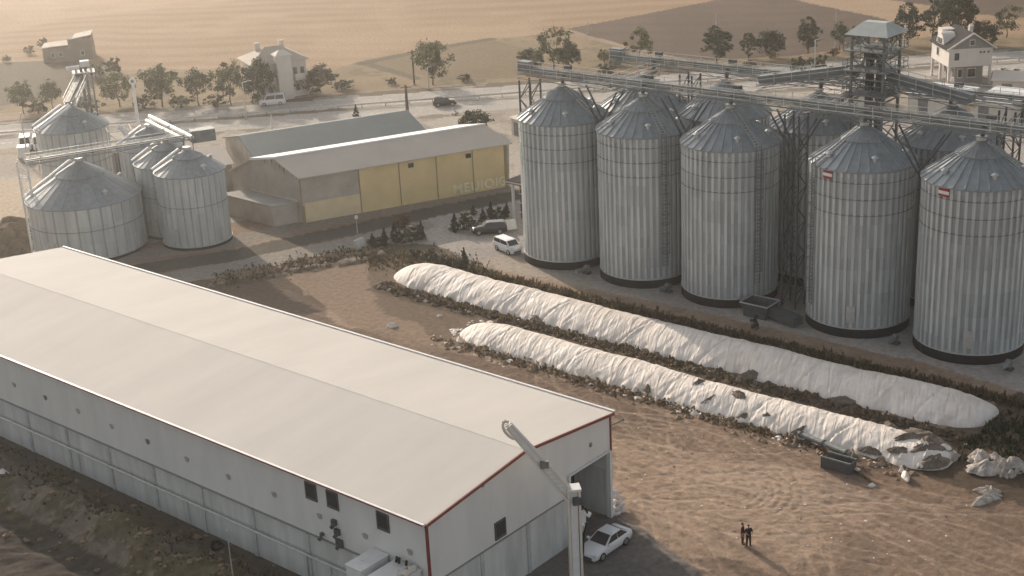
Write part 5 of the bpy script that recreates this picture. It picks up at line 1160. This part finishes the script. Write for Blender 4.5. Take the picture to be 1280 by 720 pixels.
# white sacks by the doorway
c = bmesh.new(); bmesh.ops.create_icosphere(c, subdivisions=3, radius=1.0)
for v in c.verts:
    p = v.co.copy(); s_ = 1 + 0.16 * mnoise.noise(p * 2.6) + 0.08 * mnoise.noise(p * 6)
    sx_ = math.copysign(abs(p.x) ** 0.7, p.x); sy_ = math.copysign(abs(p.y) ** 0.7, p.y)
    v.co = Vector((sx_ * 0.46 * s_, sy_ * 0.30 * s_ * (0.8 + 0.2 * (1 - p.x * p.x)), p.z * 0.17 * s_))
smesh = bpy.data.meshes.new('sack'); c.to_mesh(smesh); c.free(); smesh.materials.append(mat('woven_white_sack', (0.62, 0.56, 0.52), 0.85, 0, 0.22, 3, 0.03, 6))
for (px, py, z, rz_s, tl_, lb) in ((769, 641, 0.15, 0.3, 0.1, 'white sack lowest and nearest the doorway in the small stack'), (776, 637, 0.14, 2.2, 0.1, 'white sack lowest on the lit outer side of the stack by the doorway'), (770, 635, 0.44, 1.4, 0.3, 'white sack in the middle layer of the doorway stack, nearest the wall'), (775, 631, 0.42, 0.4, -0.3, 'white sack in the middle layer of the doorway stack, outer side'), (769, 627, 0.78, 2.0, 0.5, 'white sack in the upper layer of the doorway stack, against the wall'), (773, 622, 0.70, 0.9, 0.6, 'white sack tilted at the upper outer side of the doorway stack'), (767, 617, 1.1, 0.1, 0.7, 'white sack at the very top of the doorway stack')):
    o = bpy.data.objects.new('sack', smesh); C.objects.link(o); p = at(px, py, z); o.location = (p.x, p.y, z); o.rotation_euler = (tl_, tl_ * 0.6, rz_s); tag(o, lb, 'sack', 'sacks by the hall doorway')
# open steel trough and pipes at the lower edge of the shorter heap
k1, k2 = at(1034, 582), at(1062, 590)
tg = thing('steel_trough', 'dark open-ended steel trough lying at the lower edge of the shorter heap', 'trough', (*((k1 + k2) / 2).xy, 0), math.atan2(k2.y - k1.y, k2.x - k1.x))
L_ = (k2 - k1).length + 0.6
c = MB().box((0, 0, 0.06), (L_, 1.1, 0.08)); c.box((0, -0.52, 0.5), (L_, 0.07, 0.9)); c.box((0, 0.52, 0.5), (L_, 0.07, 0.9)); c.box((L_ / 2 - 0.04, 0, 0.5), (0.06, 0.97, 0.88)); c.build('trough', M_STEELD, tg)
c = MB().box((-L_ / 2 - 0.04, -0.42, 0.5), (0.06, 0.32, 1.0)); c.build('end_plate', M_CREAM, tg)
c = MB()
for y in (-0.52, 0.52): c.bar((-L_ / 2, y, 0.97), (L_ / 2, y, 0.97), 0.12)
c.build('rim', M_STEEL, tg)
k1, k2 = at(998, 549), at(1062, 578)
o = thing('auger_pipe', 'long dusty pipe lying along the lower edge of the shorter heap', 'pipe', (k1.x, k1.y, 0), math.atan2(k2.y - k1.y, k2.x - k1.x)); L_ = (k2 - k1).length
MB().tube((0, 0, 0.55), (L_, 0, 0.75), 0.24, n=12).build('pipe', M_STEEL, o)
for x in (0.3, L_ * 0.5, L_ - 0.3): MB().tube((x - .06, 0, .55 + .2 * x / L_), (x + .06, 0, .55 + .2 * x / L_), 0.31, n=12).build('flange', M_STEELD, o)
for x in (1.0, L_ - 1.2): MB().box((x, 0, 0.15), (0.3, 0.6, 0.4)).build('prop', M_STEELD, o)
k1, k2 = at(1064, 585), at(1090, 604)
o = thing('wooden_beam', 'thin dark beam on the ground right of the steel trough', 'beam', (k1.x, k1.y, 0), math.atan2(k2.y - k1.y, k2.x - k1.x)); L_ = (k2 - k1).length
MB().box((L_ / 2, 0, 0.1), (L_, 0.16, 0.16)).build('beam', M_SOIL, o); MB().box((0.5, 0, 0.22), (0.9, 0.3, 0.12), 0.2).build('end_block', M_CREAM, o)

# ---------------------------------------------------------------- two people on the dirt lot
M_SKIN = mat('skin', (0.42, 0.25, 0.17), 0.6); M_HAIR = mat('dark_hair', (0.02, 0.015, 0.012), 0.6)
def person(label, loc, rz, top, legs, arms, stance):
    J = {'pel': (0, 0, 0.95), 'spi': (0, 0, 1.18), 'che': (0, 0.01, 1.36), 'nec': (0, 0, 1.49), 'hea': (0, -0.015, 1.60), 'cro': (0, 0, 1.72)}
    Rr = {'pel': (.185, .15), 'spi': (.175, .14), 'che': (.20, .145), 'nec': (.062, .06), 'hea': (.082, .098), 'cro': (.055, .065)}
    E_ = [('pel', 'spi'), ('spi', 'che'), ('che', 'nec'), ('nec', 'hea'), ('hea', 'cro')]
    def ad(n_, p, r, par): J[n_] = p; Rr[n_] = (r, r); E_.append((par, n_))
    ad('nose', (0, -0.115, 1.60), 0.016, 'hea')
    for s_, nm in ((-1, 'l'), (1, 'r')):
        st = stance[0 if s_ < 0 else 1]
        ad('hip' + nm, (s_ * .10, 0, .90), .125, 'pel'); ad('kne' + nm, (s_ * .115, -.03 + st * .5, .50), .09, 'hip' + nm); ad('ank' + nm, (s_ * .12, st, .09), .068, 'kne' + nm)
        ad('toe' + nm, (s_ * .145, st - .19, .045), .038, 'ank' + nm)
        ad('sho' + nm, (s_ * .185, 0, 1.42), .085, 'che'); e, h = arms[0 if s_ < 0 else 1]
        ad('elb' + nm, (s_ * e[0], e[1], e[2]), .065, 'sho' + nm); ad('wri' + nm, (s_ * h[0], h[1], h[2]), .042, 'elb' + nm)
        W_ = Vector((s_ * h[0], h[1], h[2])); d_ = (W_ - Vector((s_ * e[0], e[1], e[2]))).normalized(); sd2 = d_.cross(Vector((0, 1, 0.2))).normalized()
        pm = W_ + d_ * 0.07; ad('pal' + nm, tuple(pm), .030, 'wri' + nm)
        for k, (o_, ln) in enumerate(((-.030, .075), (-.010, .088), (.010, .082), (.028, .064))):
            b0 = pm + sd2 * o_ + d_ * 0.03; t0 = b0 + d_ * ln * .55; t1 = t0 + (d_ * .7 + Vector((0, -.5, 0))).normalized() * ln * .5
            ad('f%d%s' % (k, nm), tuple(b0), .0095, 'pal' + nm); ad('g%d%s' % (k, nm), tuple(t0), .009, 'f%d%s' % (k, nm)); ad('h%d%s' % (k, nm), tuple(t1), .008, 'g%d%s' % (k, nm))
        b0 = W_ + d_ * 0.03 - sd2 * .035; ad('th' + nm, tuple(b0), .011, 'wri' + nm); ad('ti' + nm, tuple(b0 - sd2 * .02 + d_ * .05), .009, 'th' + nm)
    names = list(J); idx = {n_: i for i, n_ in enumerate(names)}
    me = bpy.data.meshes.new('body'); me.from_pydata([J[n_] for n_ in names], [(idx[a], idx[b]) for a, b in E_], []); me.update()
    o = bpy.data.objects.new('body', me); C.objects.link(o); sk = o.modifiers.new('skin', 'SKIN'); sk.use_smooth_shade = True
    for i, n_ in enumerate(names): me.skin_vertices[0].data[i].radius = Rr[n_]
    me.skin_vertices[0].data[idx['pel']].use_root = True
    sb = o.modifiers.new('sub', 'SUBSURF'); sb.levels = 1; sb.render_levels = 1
    bpy.context.view_layer.update(); m2 = bpy.data.meshes.new_from_object(o.evaluated_get(bpy.context.evaluated_depsgraph_get())); bpy.data.objects.remove(o)
    m2.name = 'body'; m2.materials.clear()
    for k in (legs, top, M_SKIN, M_TYRE): m2.materials.append(k)
    wr = [Vector(J['wril']), Vector(J['wrir'])]
    for p in m2.polygons:
        c_ = p.center; k = 0
        if c_.z > 0.97: k = 1
        if c_.z > 1.49: k = 2
        if c_.z < 0.085: k = 3
        if min((c_ - q).length for q in wr) < 0.16 and abs(c_.x) > 0.13: k = 2 if min((c_ - q).length for q in wr) < 0.2 and (c_ - min(wr, key=lambda q: (c_ - q).length)).length < 0.19 else k
        if abs(c_.x) > 0.24 and c_.z <= 0.97 and k == 0: k = 2
        p.material_index = k
    t = thing('person', label, 'person', loc, rz, 'people on the dirt lot'); ob = bpy.data.objects.new('body', m2); C.objects.link(ob); ob.parent = t
    hm_ = bmesh.new(); bmesh.ops.create_icosphere(hm_, subdivisions=2, radius=0.112)
    for v in hm_.verts: v.co = Vector((v.co.x * 0.9, v.co.y + 0.012, v.co.z + 1.645)); 
    bmesh.ops.delete(hm_, geom=[v for v in hm_.verts if v.co.z < 1.60 or (v.co.y < -0.06 and v.co.z < 1.69)], context='VERTS')
    h_me = bpy.data.meshes.new('hair'); hm_.to_mesh(h_me); hm_.free(); h_me.materials.append(M_HAIR); ho_ = bpy.data.objects.new('hair', h_me); C.objects.link(ho_); ho_.parent = t
    return t
relax = (((.25, .02, 1.14), (.26, -.07, .90)), ((.25, .02, 1.14), (.26, -.07, .90)))
bent = (((.30, .03, 1.16), (.20, -.20, 1.12)), ((.30, .03, 1.16), (.20, -.20, 1.12)))
person('person in dark clothes with arms bent, standing on the dirt lot', on_ground(935.5, 684), R(15), mat('black_jacket', (0.016, 0.016, 0.018), 0.8), mat('black_trousers', (0.018, 0.017, 0.018), 0.85), bent, (0.04, -0.04))
person('slim person in a dark red-brown top standing just behind the other one', on_ground(928, 681), R(70), mat('dark_maroon_top', (0.055, 0.02, 0.018), 0.8), mat('brown_trousers', (0.06, 0.028, 0.022), 0.85), relax, (0.0, 0.0))

# ---------------------------------------------------------------- trees, shrubs, weeds
def tree_meshes(h, w_, seed, leaf, nclump, nleaf, ls, trunk_h=0.25, shape='round', sparse=1.0):
    r_ = random.Random(seed); c = MB(); base_z = h * trunk_h; tr = max(0.10, h * 0.022)
    t = MB(); pts = [Vector((0, 0, -0.1))]; n_ = 5
    for k in range(1, n_ + 1): pts.append(Vector((r_.gauss(0, h * .012) * k, r_.gauss(0, h * .012) * k, h * 0.72 * k / n_)))
    for k in range(n_): t.tube(pts[k], pts[k + 1], tr * (1 - k / (n_ + 1)), tr * (1 - (k + 1) / (n_ + 1)), 7, False)
    cl = []
    for k in range(nclump):
        if shape == 'cone':
            f = r_.random() ** 1.2; z = base_z + (h - base_z) * f * 0.97; rad = w_ / 2 * (1 - f) * math.sqrt(r_.random()); q = r_.uniform(0, 6.28)
            p = Vector((rad * math.cos(q), rad * math.sin(q), z)); cr_ = w_ * 0.16 * (1.15 - f)
        else:
            while True:
                x, y, z = r_.uniform(-1, 1), r_.uniform(-1, 1), r_.uniform(-1, 1); d = math.sqrt(x * x + y * y + z * z)
                if 0.45 < d < 1 and not (z < -0.2 and d < 0.7): break
            lob = 1 + 0.55 * mnoise.noise(Vector((x * 1.8 + seed, y * 1.8, z * 1.8)))
            p = Vector((x * w_ / 2 * lob, y * w_ / 2 * lob, base_z + (h - base_z) * (0.5 + 0.46 * z * lob))); cr_ = w_ * r_.uniform(0.06, 0.19)
        if r_.random() > sparse: continue
        cl.append(p)
        for i in range(nleaf):
            v = Vector((r_.gauss(0, 1), r_.gauss(0, 1), r_.gauss(0, .8))); v = v.normalized() * cr_ * r_.random() ** .45; q = p + v
            nrm = (v.normalized() + Vector((r_.gauss(0, .6), r_.gauss(0, .6), r_.gauss(0, .6) + .3))).normalized(); a = nrm.orthogonal().normalized(); a.rotate(Matrix.Rotation(r_.uniform(0, 6), 3, nrm)); b = nrm.cross(a); s_ = ls * r_.uniform(.6, 1.25)
            c.add([q - a * s_ - b * s_ * .5, q + b * s_ * .7 - a * s_ * .2, q + a * s_, q - b * s_ * .8 + a * s_ * .1], [(0, 1, 2, 3)])
    if shape != 'cone':
        for p in cl[::max(1, len(cl) // 9)]:
            s0 = pts[2 + r_.randrange(2)]; t.tube(s0, s0.lerp(p, .9), tr * .42, tr * .12, 5, False)
    return c, t, leaf
TREE = {}
def tree_kind(key, *a, **k):
    c, t, leaf = tree_meshes(*a, **k); cm = c.mesh('crown'); cm.materials.append(leaf); tm = t.mesh('trunk'); tm.materials.append(M_BARK); TREE[key] = (cm, tm, a[0], a[1])
tree_kind('round', 7.0, 6.0, 1, M_LEAF, 60, 52, 0.18)
tree_kind('round2', 7.0, 5.6, 2, M_LEAF, 50, 52, 0.18, trunk_h=0.3)
tree_kind('dark', 7.0, 6.0, 3, M_LEAFD, 74, 54, 0.19, trunk_h=0.12)
tree_kind('dark2', 7.0, 4.4, 4, M_LEAFD, 60, 54, 0.18, trunk_h=0.2)
tree_kind('pale', 7.0, 6.2, 5, M_LEAFY, 52, 50, 0.19, trunk_h=0.22)
tree_kind('sparse', 7.0, 6.0, 6, M_LEAFY, 46, 48, 0.20, trunk_h=0.25, sparse=0.62)
tree_kind('tall', 7.0, 3.6, 8, M_LEAFD, 50, 52, 0.16, trunk_h=0.15)
tree_kind('bush', 2.0, 2.6, 9, M_LEAFD, 34, 26, 0.12, trunk_h=0.02)
tree_kind('bushp', 2.0, 2.8, 10, M_LEAFY, 30, 26, 0.13, trunk_h=0.02)
tree_kind('bushr', 2.0, 2.2, 11, M_LEAFR, 36, 26, 0.11, trunk_h=0.02)
tree_kind('cone', 2.4, 1.3, 12, M_LEAFD, 70, 22, 0.075, trunk_h=0.04, shape='cone')
def plant(kind, px, py, hpx, wpx, label, name='tree', cat='tree', group=None, sink=0.0):
    cm, tm, h0, w0 = TREE[kind]; p = at(px, py); k = ppm(p); H_ = hpx / k * 1.04; W_ = wpx / k
    t = thing(name, label, cat, (p.x, p.y, gz(p.x, p.y) - sink), random.uniform(0, 6.28), group); t.scale = (W_ / w0, W_ / w0, H_ / h0)
    for nm, me in (('crown', cm), ('trunk', tm)):
        o = bpy.data.objects.new(nm if name in ('tree', 'cypress') else {'crown': 'foliage', 'trunk': 'stem'}[nm], me); C.objects.link(o); o.parent = t
    return t
TG = 'trees along the far side of the highway'
for a in (('round', 30, 142, 38, 30, 'hazy roadside tree at the far left edge, first of the row'), ('round2', 66, 140, 38, 28, 'hazy roadside tree left of the inclined conveyor'),
    ('pale', 150, 133, 40, 42, 'hazy tree standing right behind the pale flue pipe'), ('round', 203, 134, 50, 46, 'wide roadside tree with forked trunk, right of the flue pipe'),
    ('round2', 249, 132, 44, 38, 'slender roadside tree in the gap before the left villa'), ('round', 289, 131, 50, 38, 'roadside tree left of the pale lamp post by the villa'),
    ('dark', 326, 128, 52, 42, 'dense tree in front of the left villa hiding its lower left corner'), ('dark', 372, 117, 24, 36, 'low dark tree at the right foot of the left villa', 'tree'),
    ('dark', 400, 116, 32, 46, 'broad dark tree right of the left villa'), ('pale', 541, 106, 52, 42, 'bright leafy tree between the two tall poles in mid picture'),
    ('sparse', 692, 87, 50, 50, 'large loose tree above the left end of the front conveyor'), ('dark', 712, 88, 34, 30, 'dark rounded tree touching the large loose tree'), ('dark', 664, 86, 24, 34, 'low dark tree at the left of the large loose tree'),
    ('sparse', 800, 78, 42, 38, 'thin feathery tree over the back conveyor'), ('dark2', 896, 80, 44, 36, 'dense dark tree standing before the ploughed field'),
    ('tall', 936, 73, 32, 20, 'small upright tree left of a wide dark one by the ploughed field'), ('dark', 963, 73, 34, 36, 'wide dark tree at the lower edge of the ploughed field'),
    ('dark2', 1010, 67, 42, 26, 'upright tree left of the white road pole'), ('round2', 1050, 64, 34, 24, 'small tree just right of the white road pole'), ('tall', 1073, 63, 32, 20, 'narrow tree immediately left of the elevator tower roof'),
    ('dark2', 1134, 56, 48, 34, 'tall dark tree right of the elevator tower roof'), ('tall', 1166, 50, 50, 28, 'tall narrow tree behind the left gable of the white house'), ('dark', 1196, 52, 66, 48, 'biggest dark tree rising behind the white house'),
    ('dark', 1226, 58, 30, 40, 'low dark tree behind the right gable of the white house'), ('sparse', 1258, 47, 38, 34, 'loose tree standing alone near the top right corner'),
    ('dark', 1110, 60, 26, 24, 'small dark tree behind the elevator tower')):
    plant(*a[:6], group=TG)
plant('dark', 592, 165, 26, 40, 'spiky dark tree behind the right end of the yellow warehouse roof', group=None)
plant('cone', 446, 151, 20, 13, 'lone clipped cypress before the highway, beyond the grey roof', 'cypress', 'cypress')
for a in (('bush', 998, 92, 21, 26, 'left of two round clipped bushes by the highway'), ('bush', 1023, 90, 20, 24, 'right of two round clipped bushes by the highway, behind a pole'), ('bushr', 937, 85, 9, 18, 'low brown bush on the verge below the dark trees'), ('bushr', 1042, 71, 10, 14, 'small dark bush at the foot of the white road pole'),
    ('bushp', 755, 78, 16, 18, 'pale bush left of the thin feathery tree'), ('bushp', 772, 82, 14, 22, 'pale low bush under the back conveyor left end'), ('bush', 760, 92, 12, 26, 'dark flat bush just above the back conveyor'), ('bushp', 822, 82, 12, 20, 'pale bush right of the thin feathery tree'),
    ('bush', 490, 106, 8, 14, 'small bush left of the thick road pole'), ('bush', 580, 102, 9, 18, 'small dark bush right of the bright leafy tree'), ('bushp', 8, 78, 9, 12, 'small bush at the far left edge beyond the highway'), ('bush', 36, 68, 10, 14, 'dark bush left of the old barn'), ('bush', 54, 62, 14, 14, 'bush touching the left end of the old barn'), ('bushp', 102, 72, 12, 16, 'bush before the right end of the old barn'),
    ('bushp', 120, 96, 16, 26, 'pale scrub behind the lattice elevator tower'), ('bush', 142, 92, 18, 24, 'dark scrub right of the lattice elevator tower'), ('bush', 180, 134, 16, 34, 'dense scrub between the flue pipe and the wide roadside tree'), ('bushp', 226, 134, 14, 34, 'scrub under the gap right of the wide roadside tree'), ('bush', 268, 133, 14, 30, 'scrub between the slender roadside tree and its right neighbour'), ('bushp', 110, 138, 18, 40, 'scrub hedge in front of the lattice elevator tower'), ('bush', 48, 142, 15, 30, 'scrub between the two hazy trees at the far left'), ('bush', 428, 112, 12, 26, 'low scrub right of the broad tree by the left villa'), ('bushp', 1262, 100, 14, 40, 'green scrub beside the white house at the right edge')):
    plant(*a[:6], name='bush', cat='bush', group='bushes by the highway')
SG = 'clipped shrubs in the paved yard'
for a in (('cone', 466, 308, 14, 12, 'first small conifer at the left end of the yard hedge'), ('cone', 481, 306, 18, 12, 'pointed conifer second from the left in the yard hedge'), ('cone', 494, 303, 22, 12, 'tallest pointed conifer left of the rusty ball bush'), ('bush', 508, 303, 14, 18, 'rounded shrub just below the rusty ball bush'), ('bush', 519, 301, 16, 16, 'rounded shrub right of the rusty ball bush'), ('cone', 527, 299, 20, 12, 'last conifer at the right end of the yard hedge'),
    ('bush', 474, 309, 9, 20, 'low shrub filling the left of the yard hedge'), ('bushr', 504, 287, 15, 16, 'rusty ball-shaped bush in its pale stone ring'),
    ('cone', 569, 289, 19, 13, 'pointed conifer left of the dark parked car'), ('bush', 586, 288, 17, 20, 'rounded dark shrub left of the dark parked car'), ('cone', 604, 277, 14, 10, 'small cone shrub behind the dark car roof'), ('cone', 614, 272, 17, 9, 'slim cone shrub behind the dark car'), ('bush', 622, 277, 14, 22, 'rounded green shrub before the office post'), ('cone', 592, 268, 10, 9, 'little shrub at the kerb behind the dark car'), ('cone', 634, 271, 15, 8, 'slim dark shrub at the office post'),
    ('bush', 541, 327, 13, 14, 'small shrub at the weedy corner above the tarpaulin heap'), ('bush', 560, 336, 13, 18, 'rounded shrub in the weeds at the head of the long heap'), ('cone', 581, 335, 22, 11, 'lone slim cypress in the weeds above the long heap'), ('bush', 571, 339, 11, 14, 'little shrub beside the lone slim cypress'), ('bush', 520, 322, 9, 12, 'low shrub left of the weedy corner shrub'),
    ('bush', 944, 413, 16, 8, 'narrow dark weed clump standing at the yard edge by the third front silo')):
    plant(a[0], a[1], a[2], a[3] * 1.2, a[4] * 1.35, a[5], name='shrub', cat='shrub', group=SG)
c = MB(); pr_ = at(504, 289); c.ring(1.35, -0.05, 0.4, 24, rin=1.0); o = c.build('stone_ring', M_CREAM); o.location = (pr_.x, pr_.y, 0); tag(o, 'pale stone ring round the rusty ball bush', 'planter')

def weeds(name, n, fn, hmin, hmax, m, seed):
    r_ = random.Random(seed); c = MB()
    for k in range(n):
        a, b = fn(r_); p = ab(a, b); z = gz(p.x, p.y); hh = hmin + (hmax - hmin) * r_.random() ** 1.8; s_ = r_.uniform(.04, .11)
        for i in range(3):
            q = r_.uniform(0, 6.28); d = Vector((math.cos(q), math.sin(q), 0)); e = Vector((-d.y, d.x, 0)); tip = p + d * hh * r_.uniform(.2, .7); tip.z = z + hh; md = p.lerp(tip, .5); md.z = z + hh * .62
            b0 = Vector((p.x, p.y, z - .03)); c.add([b0 - e * s_ * .5, b0 + e * s_ * .5, md + e * s_, tip, md - e * s_], [(0, 1, 2, 3, 4)])
    o = c.build(name, m); o['kind'] = 'stuff'; return o
weeds('dry_weeds', 3600, lambda r: (r.uniform(30, 104), 112.3 + r.gauss(0, 0.45)), 0.1, 0.75, M_WEED, 1)
weeds('dry_weeds', 1500, lambda r: (r.uniform(41, 108), 103.2 + r.gauss(0, 0.5)), 0.1, 0.5, M_WEED, 2)
weeds('dry_weeds', 800, lambda r: (r.uniform(48, 90), 95.3 + r.gauss(0, 0.5)), 0.08, 0.4, M_WEED, 3)
weeds('dry_weeds', 1500, lambda r: (lambda k: (62 + 9.3 * (k % 7) + r.gauss(0, 2.2), 56.2 - abs(r.gauss(1.2 + 1.1 * (k % 3), 1.0)) - 0.2))(r.randrange(21)), 0.06, 0.32, M_WEED, 4)
def wpx(r):
    k = r.random(); p = at(455 + 140 * k + r.gauss(0, 8), 322 + 12 * k + r.gauss(0, 7)); return (p.x * U[0] + p.y * U[1], p.x * V[0] + p.y * V[1])
weeds('dry_weeds', 700, wpx, 0.12, 0.6, M_WEED, 5)
weeds('dry_weeds', 1300, lambda r: (r.uniform(30, 41), max(99.5, 105 + r.gauss(0, 3.0))), 0.1, 0.6, M_LEAFD, 6)
def wpx2(r):
    k = r.random(); p = at(268 + 200 * k + r.gauss(0, 6), 352 - 40 * k + r.gauss(0, 5)); return (p.x * U[0] + p.y * U[1], p.x * V[0] + p.y * V[1])
weeds('dry_weeds', 650, wpx2, 0.1, 0.45, M_WEED, 7)

# ---------------------------------------------------------------- poles, lamps, guard rail
def pole(px, py, top, label, name='utility_pole', r=0.12, head=None, m=M_STEELL, group='poles along the highway', cat='pole'):
    p = at(px, py); tp_ = at_wall(px, top, p, np.array([1.0, 0.0])); t = thing(name, label, cat, (p.x, p.y, 0), 0.1, group)
    MB().tube((0, 0, -0.1), (0, 0, tp_.z), r * 1.15, r * 0.7, 10).build('post', m, t); MB().box((0, 0, 0.1), (r * 4, r * 4, 0.2)).build('base', M_CONC, t)
    if head == 'lamp':
        MB().tube((0, 0, tp_.z), (0.9, -0.2, tp_.z + 0.25), 0.05, n=8).build('arm', m, t); MB().box((1.15, -0.25, tp_.z + 0.25), (0.7, 0.28, 0.12)).build('lamp_head', M_STEEL, t)
    if head == 'cross':
        MB().bar((-0.9, 0, tp_.z - 0.4), (0.9, 0, tp_.z - 0.4), 0.12).build('cross_arm', M_BARK, t)
        for x in (-0.8, 0, 0.8): MB().tube((x, 0, tp_.z - 0.34), (x, 0, tp_.z - 0.12), 0.06, n=8).build('insulator', M_WHITE, t)
    if head == 'globe': MB().tube((0, 0, tp_.z - 0.1), (0, 0, tp_.z + 0.25), 0.24, 0.18, 12).build('lamp_head', M_WHITE, t)
    return t
pole(308, 149, 103, 'pale lamp post at the near highway edge below the left villa', 'lamp_post', head='lamp')
pole(341, 167, 143, 'short post behind the left end of the grey roof')
pole(510, 148, 106, 'thick pole at the near highway edge above the grey roof', r=0.26, head='cross', m=M_BARK)
pole(518, 106, 62, 'tall pole left of the bright leafy tree', r=0.16, head='cross', m=M_BARK)
pole(536, 112, 84, 'lamp post at the foot of the bright leafy tree', 'lamp_post', head='lamp')
pole(735, 43, 28, 'small pale pole at the corner of the ploughed field')
pole(895, 42, 18, 'pale pole rising over the dense dark tree in the ploughed field')
pole(1044, 60, 10, 'tall white road pole before the ploughed field')
pole(1018, 92, 50, 'lamp post between the two clipped round bushes', 'lamp_post', head='lamp')
pole(36, 205, 140, 'thin pole at the left edge of the gravel yard', head=None)
pole(1242, 52, 30, 'slim pole left of the lone tree at the top right')
pole(447, 292, 272, 'short lamp post with a white globe beside the service road', 'lamp_post', r=0.06, head='globe', group=None, cat='lamp')
pole(294, 742, 662, 'thin pale post on the bank in front of the long wall', 'post', r=0.05, head=None, group=None)
gr = thing('guard_rail', 'low galvanised guard rail along the near edge of the highway', 'guard rail', (0, 0, 0))
def hy(x): return 252.5 + 0.105 * x - 0.00022 * x * x
c = MB(); X_ = np.arange(-100, 110, 4.0)
for x0, x1 in zip(X_[:-1], X_[1:]): c.bar((x0, hy(x0) - 10.2, 0.65), (x1, hy(x1) - 10.2, 0.65), 0.07, 0.3)
c.build('rail', M_STEELL, gr)
c = MB()
for x0 in X_: c.box((x0, hy(x0) - 10.1, 0.35), (0.12, 0.12, 0.7))
c.build('rail_post', M_STEEL, gr)
# small clutter along the bank, the lot and the yard
tyre = MB()
for k in range(20):
    q0, q1 = 2 * math.pi * k / 20, 2 * math.pi * (k + 1) / 20; tyre.tube((0.36 * math.cos(q0), 0.36 * math.sin(q0), 0.12), (0.36 * math.cos(q1), 0.36 * math.sin(q1), 0.12), 0.14, n=8, caps=False)
o = tyre.build('scrap_tyre_ring', M_TYRE); o.location = on_ground(271, 683); o.rotation_euler = (0.5, 0.3, 0); tag(o, 'old black tyre dumped on the bank at the foot of the long wall', 'tyre')
for (px, py, lb, sc) in ((490, 408, 'pale scrap lying alone on the dirt between hall and heaps', 0.6), (6, 610, 'white scrap on the bank at the left edge', 0.5), (88, 558, 'white scrap against the wall foot at the left', 0.4), (550, 395, 'pale stone left of the shorter heap', 0.35), (868, 518, 'white lump below the hem of the shorter heap', 0.45), (1090, 606, 'little white block at the end of the dark beam', 0.3)):
    o = bpy.data.objects.new('scrap', lump_mesh('scrap', sc * 2.2, sc * 1.4, sc * 0.8, M_TARP, px * 0.1, 10, 1.2)); C.objects.link(o); o.location = on_ground(px, py); tag(o, lb, 'scrap', 'scraps on the ground')
for (px, py, lb, rz_b) in ((638, 287, 'pale board pile leaning by the office steps', 0.4), (452, 312, 'pale rubble slab at the corner of the yard hedge', 1.0)):
    t = thing('board_pile', lb, 'boards', on_ground(px, py), rz_b)
    for k in range(4): MB().box((0, k * 0.12, 0.6), (1.6, 0.08, 1.2), rot=Matrix.Rotation(-0.35 + k * 0.06, 3, 'X')).build('board', M_CREAM if k % 2 else M_STEELL, t)
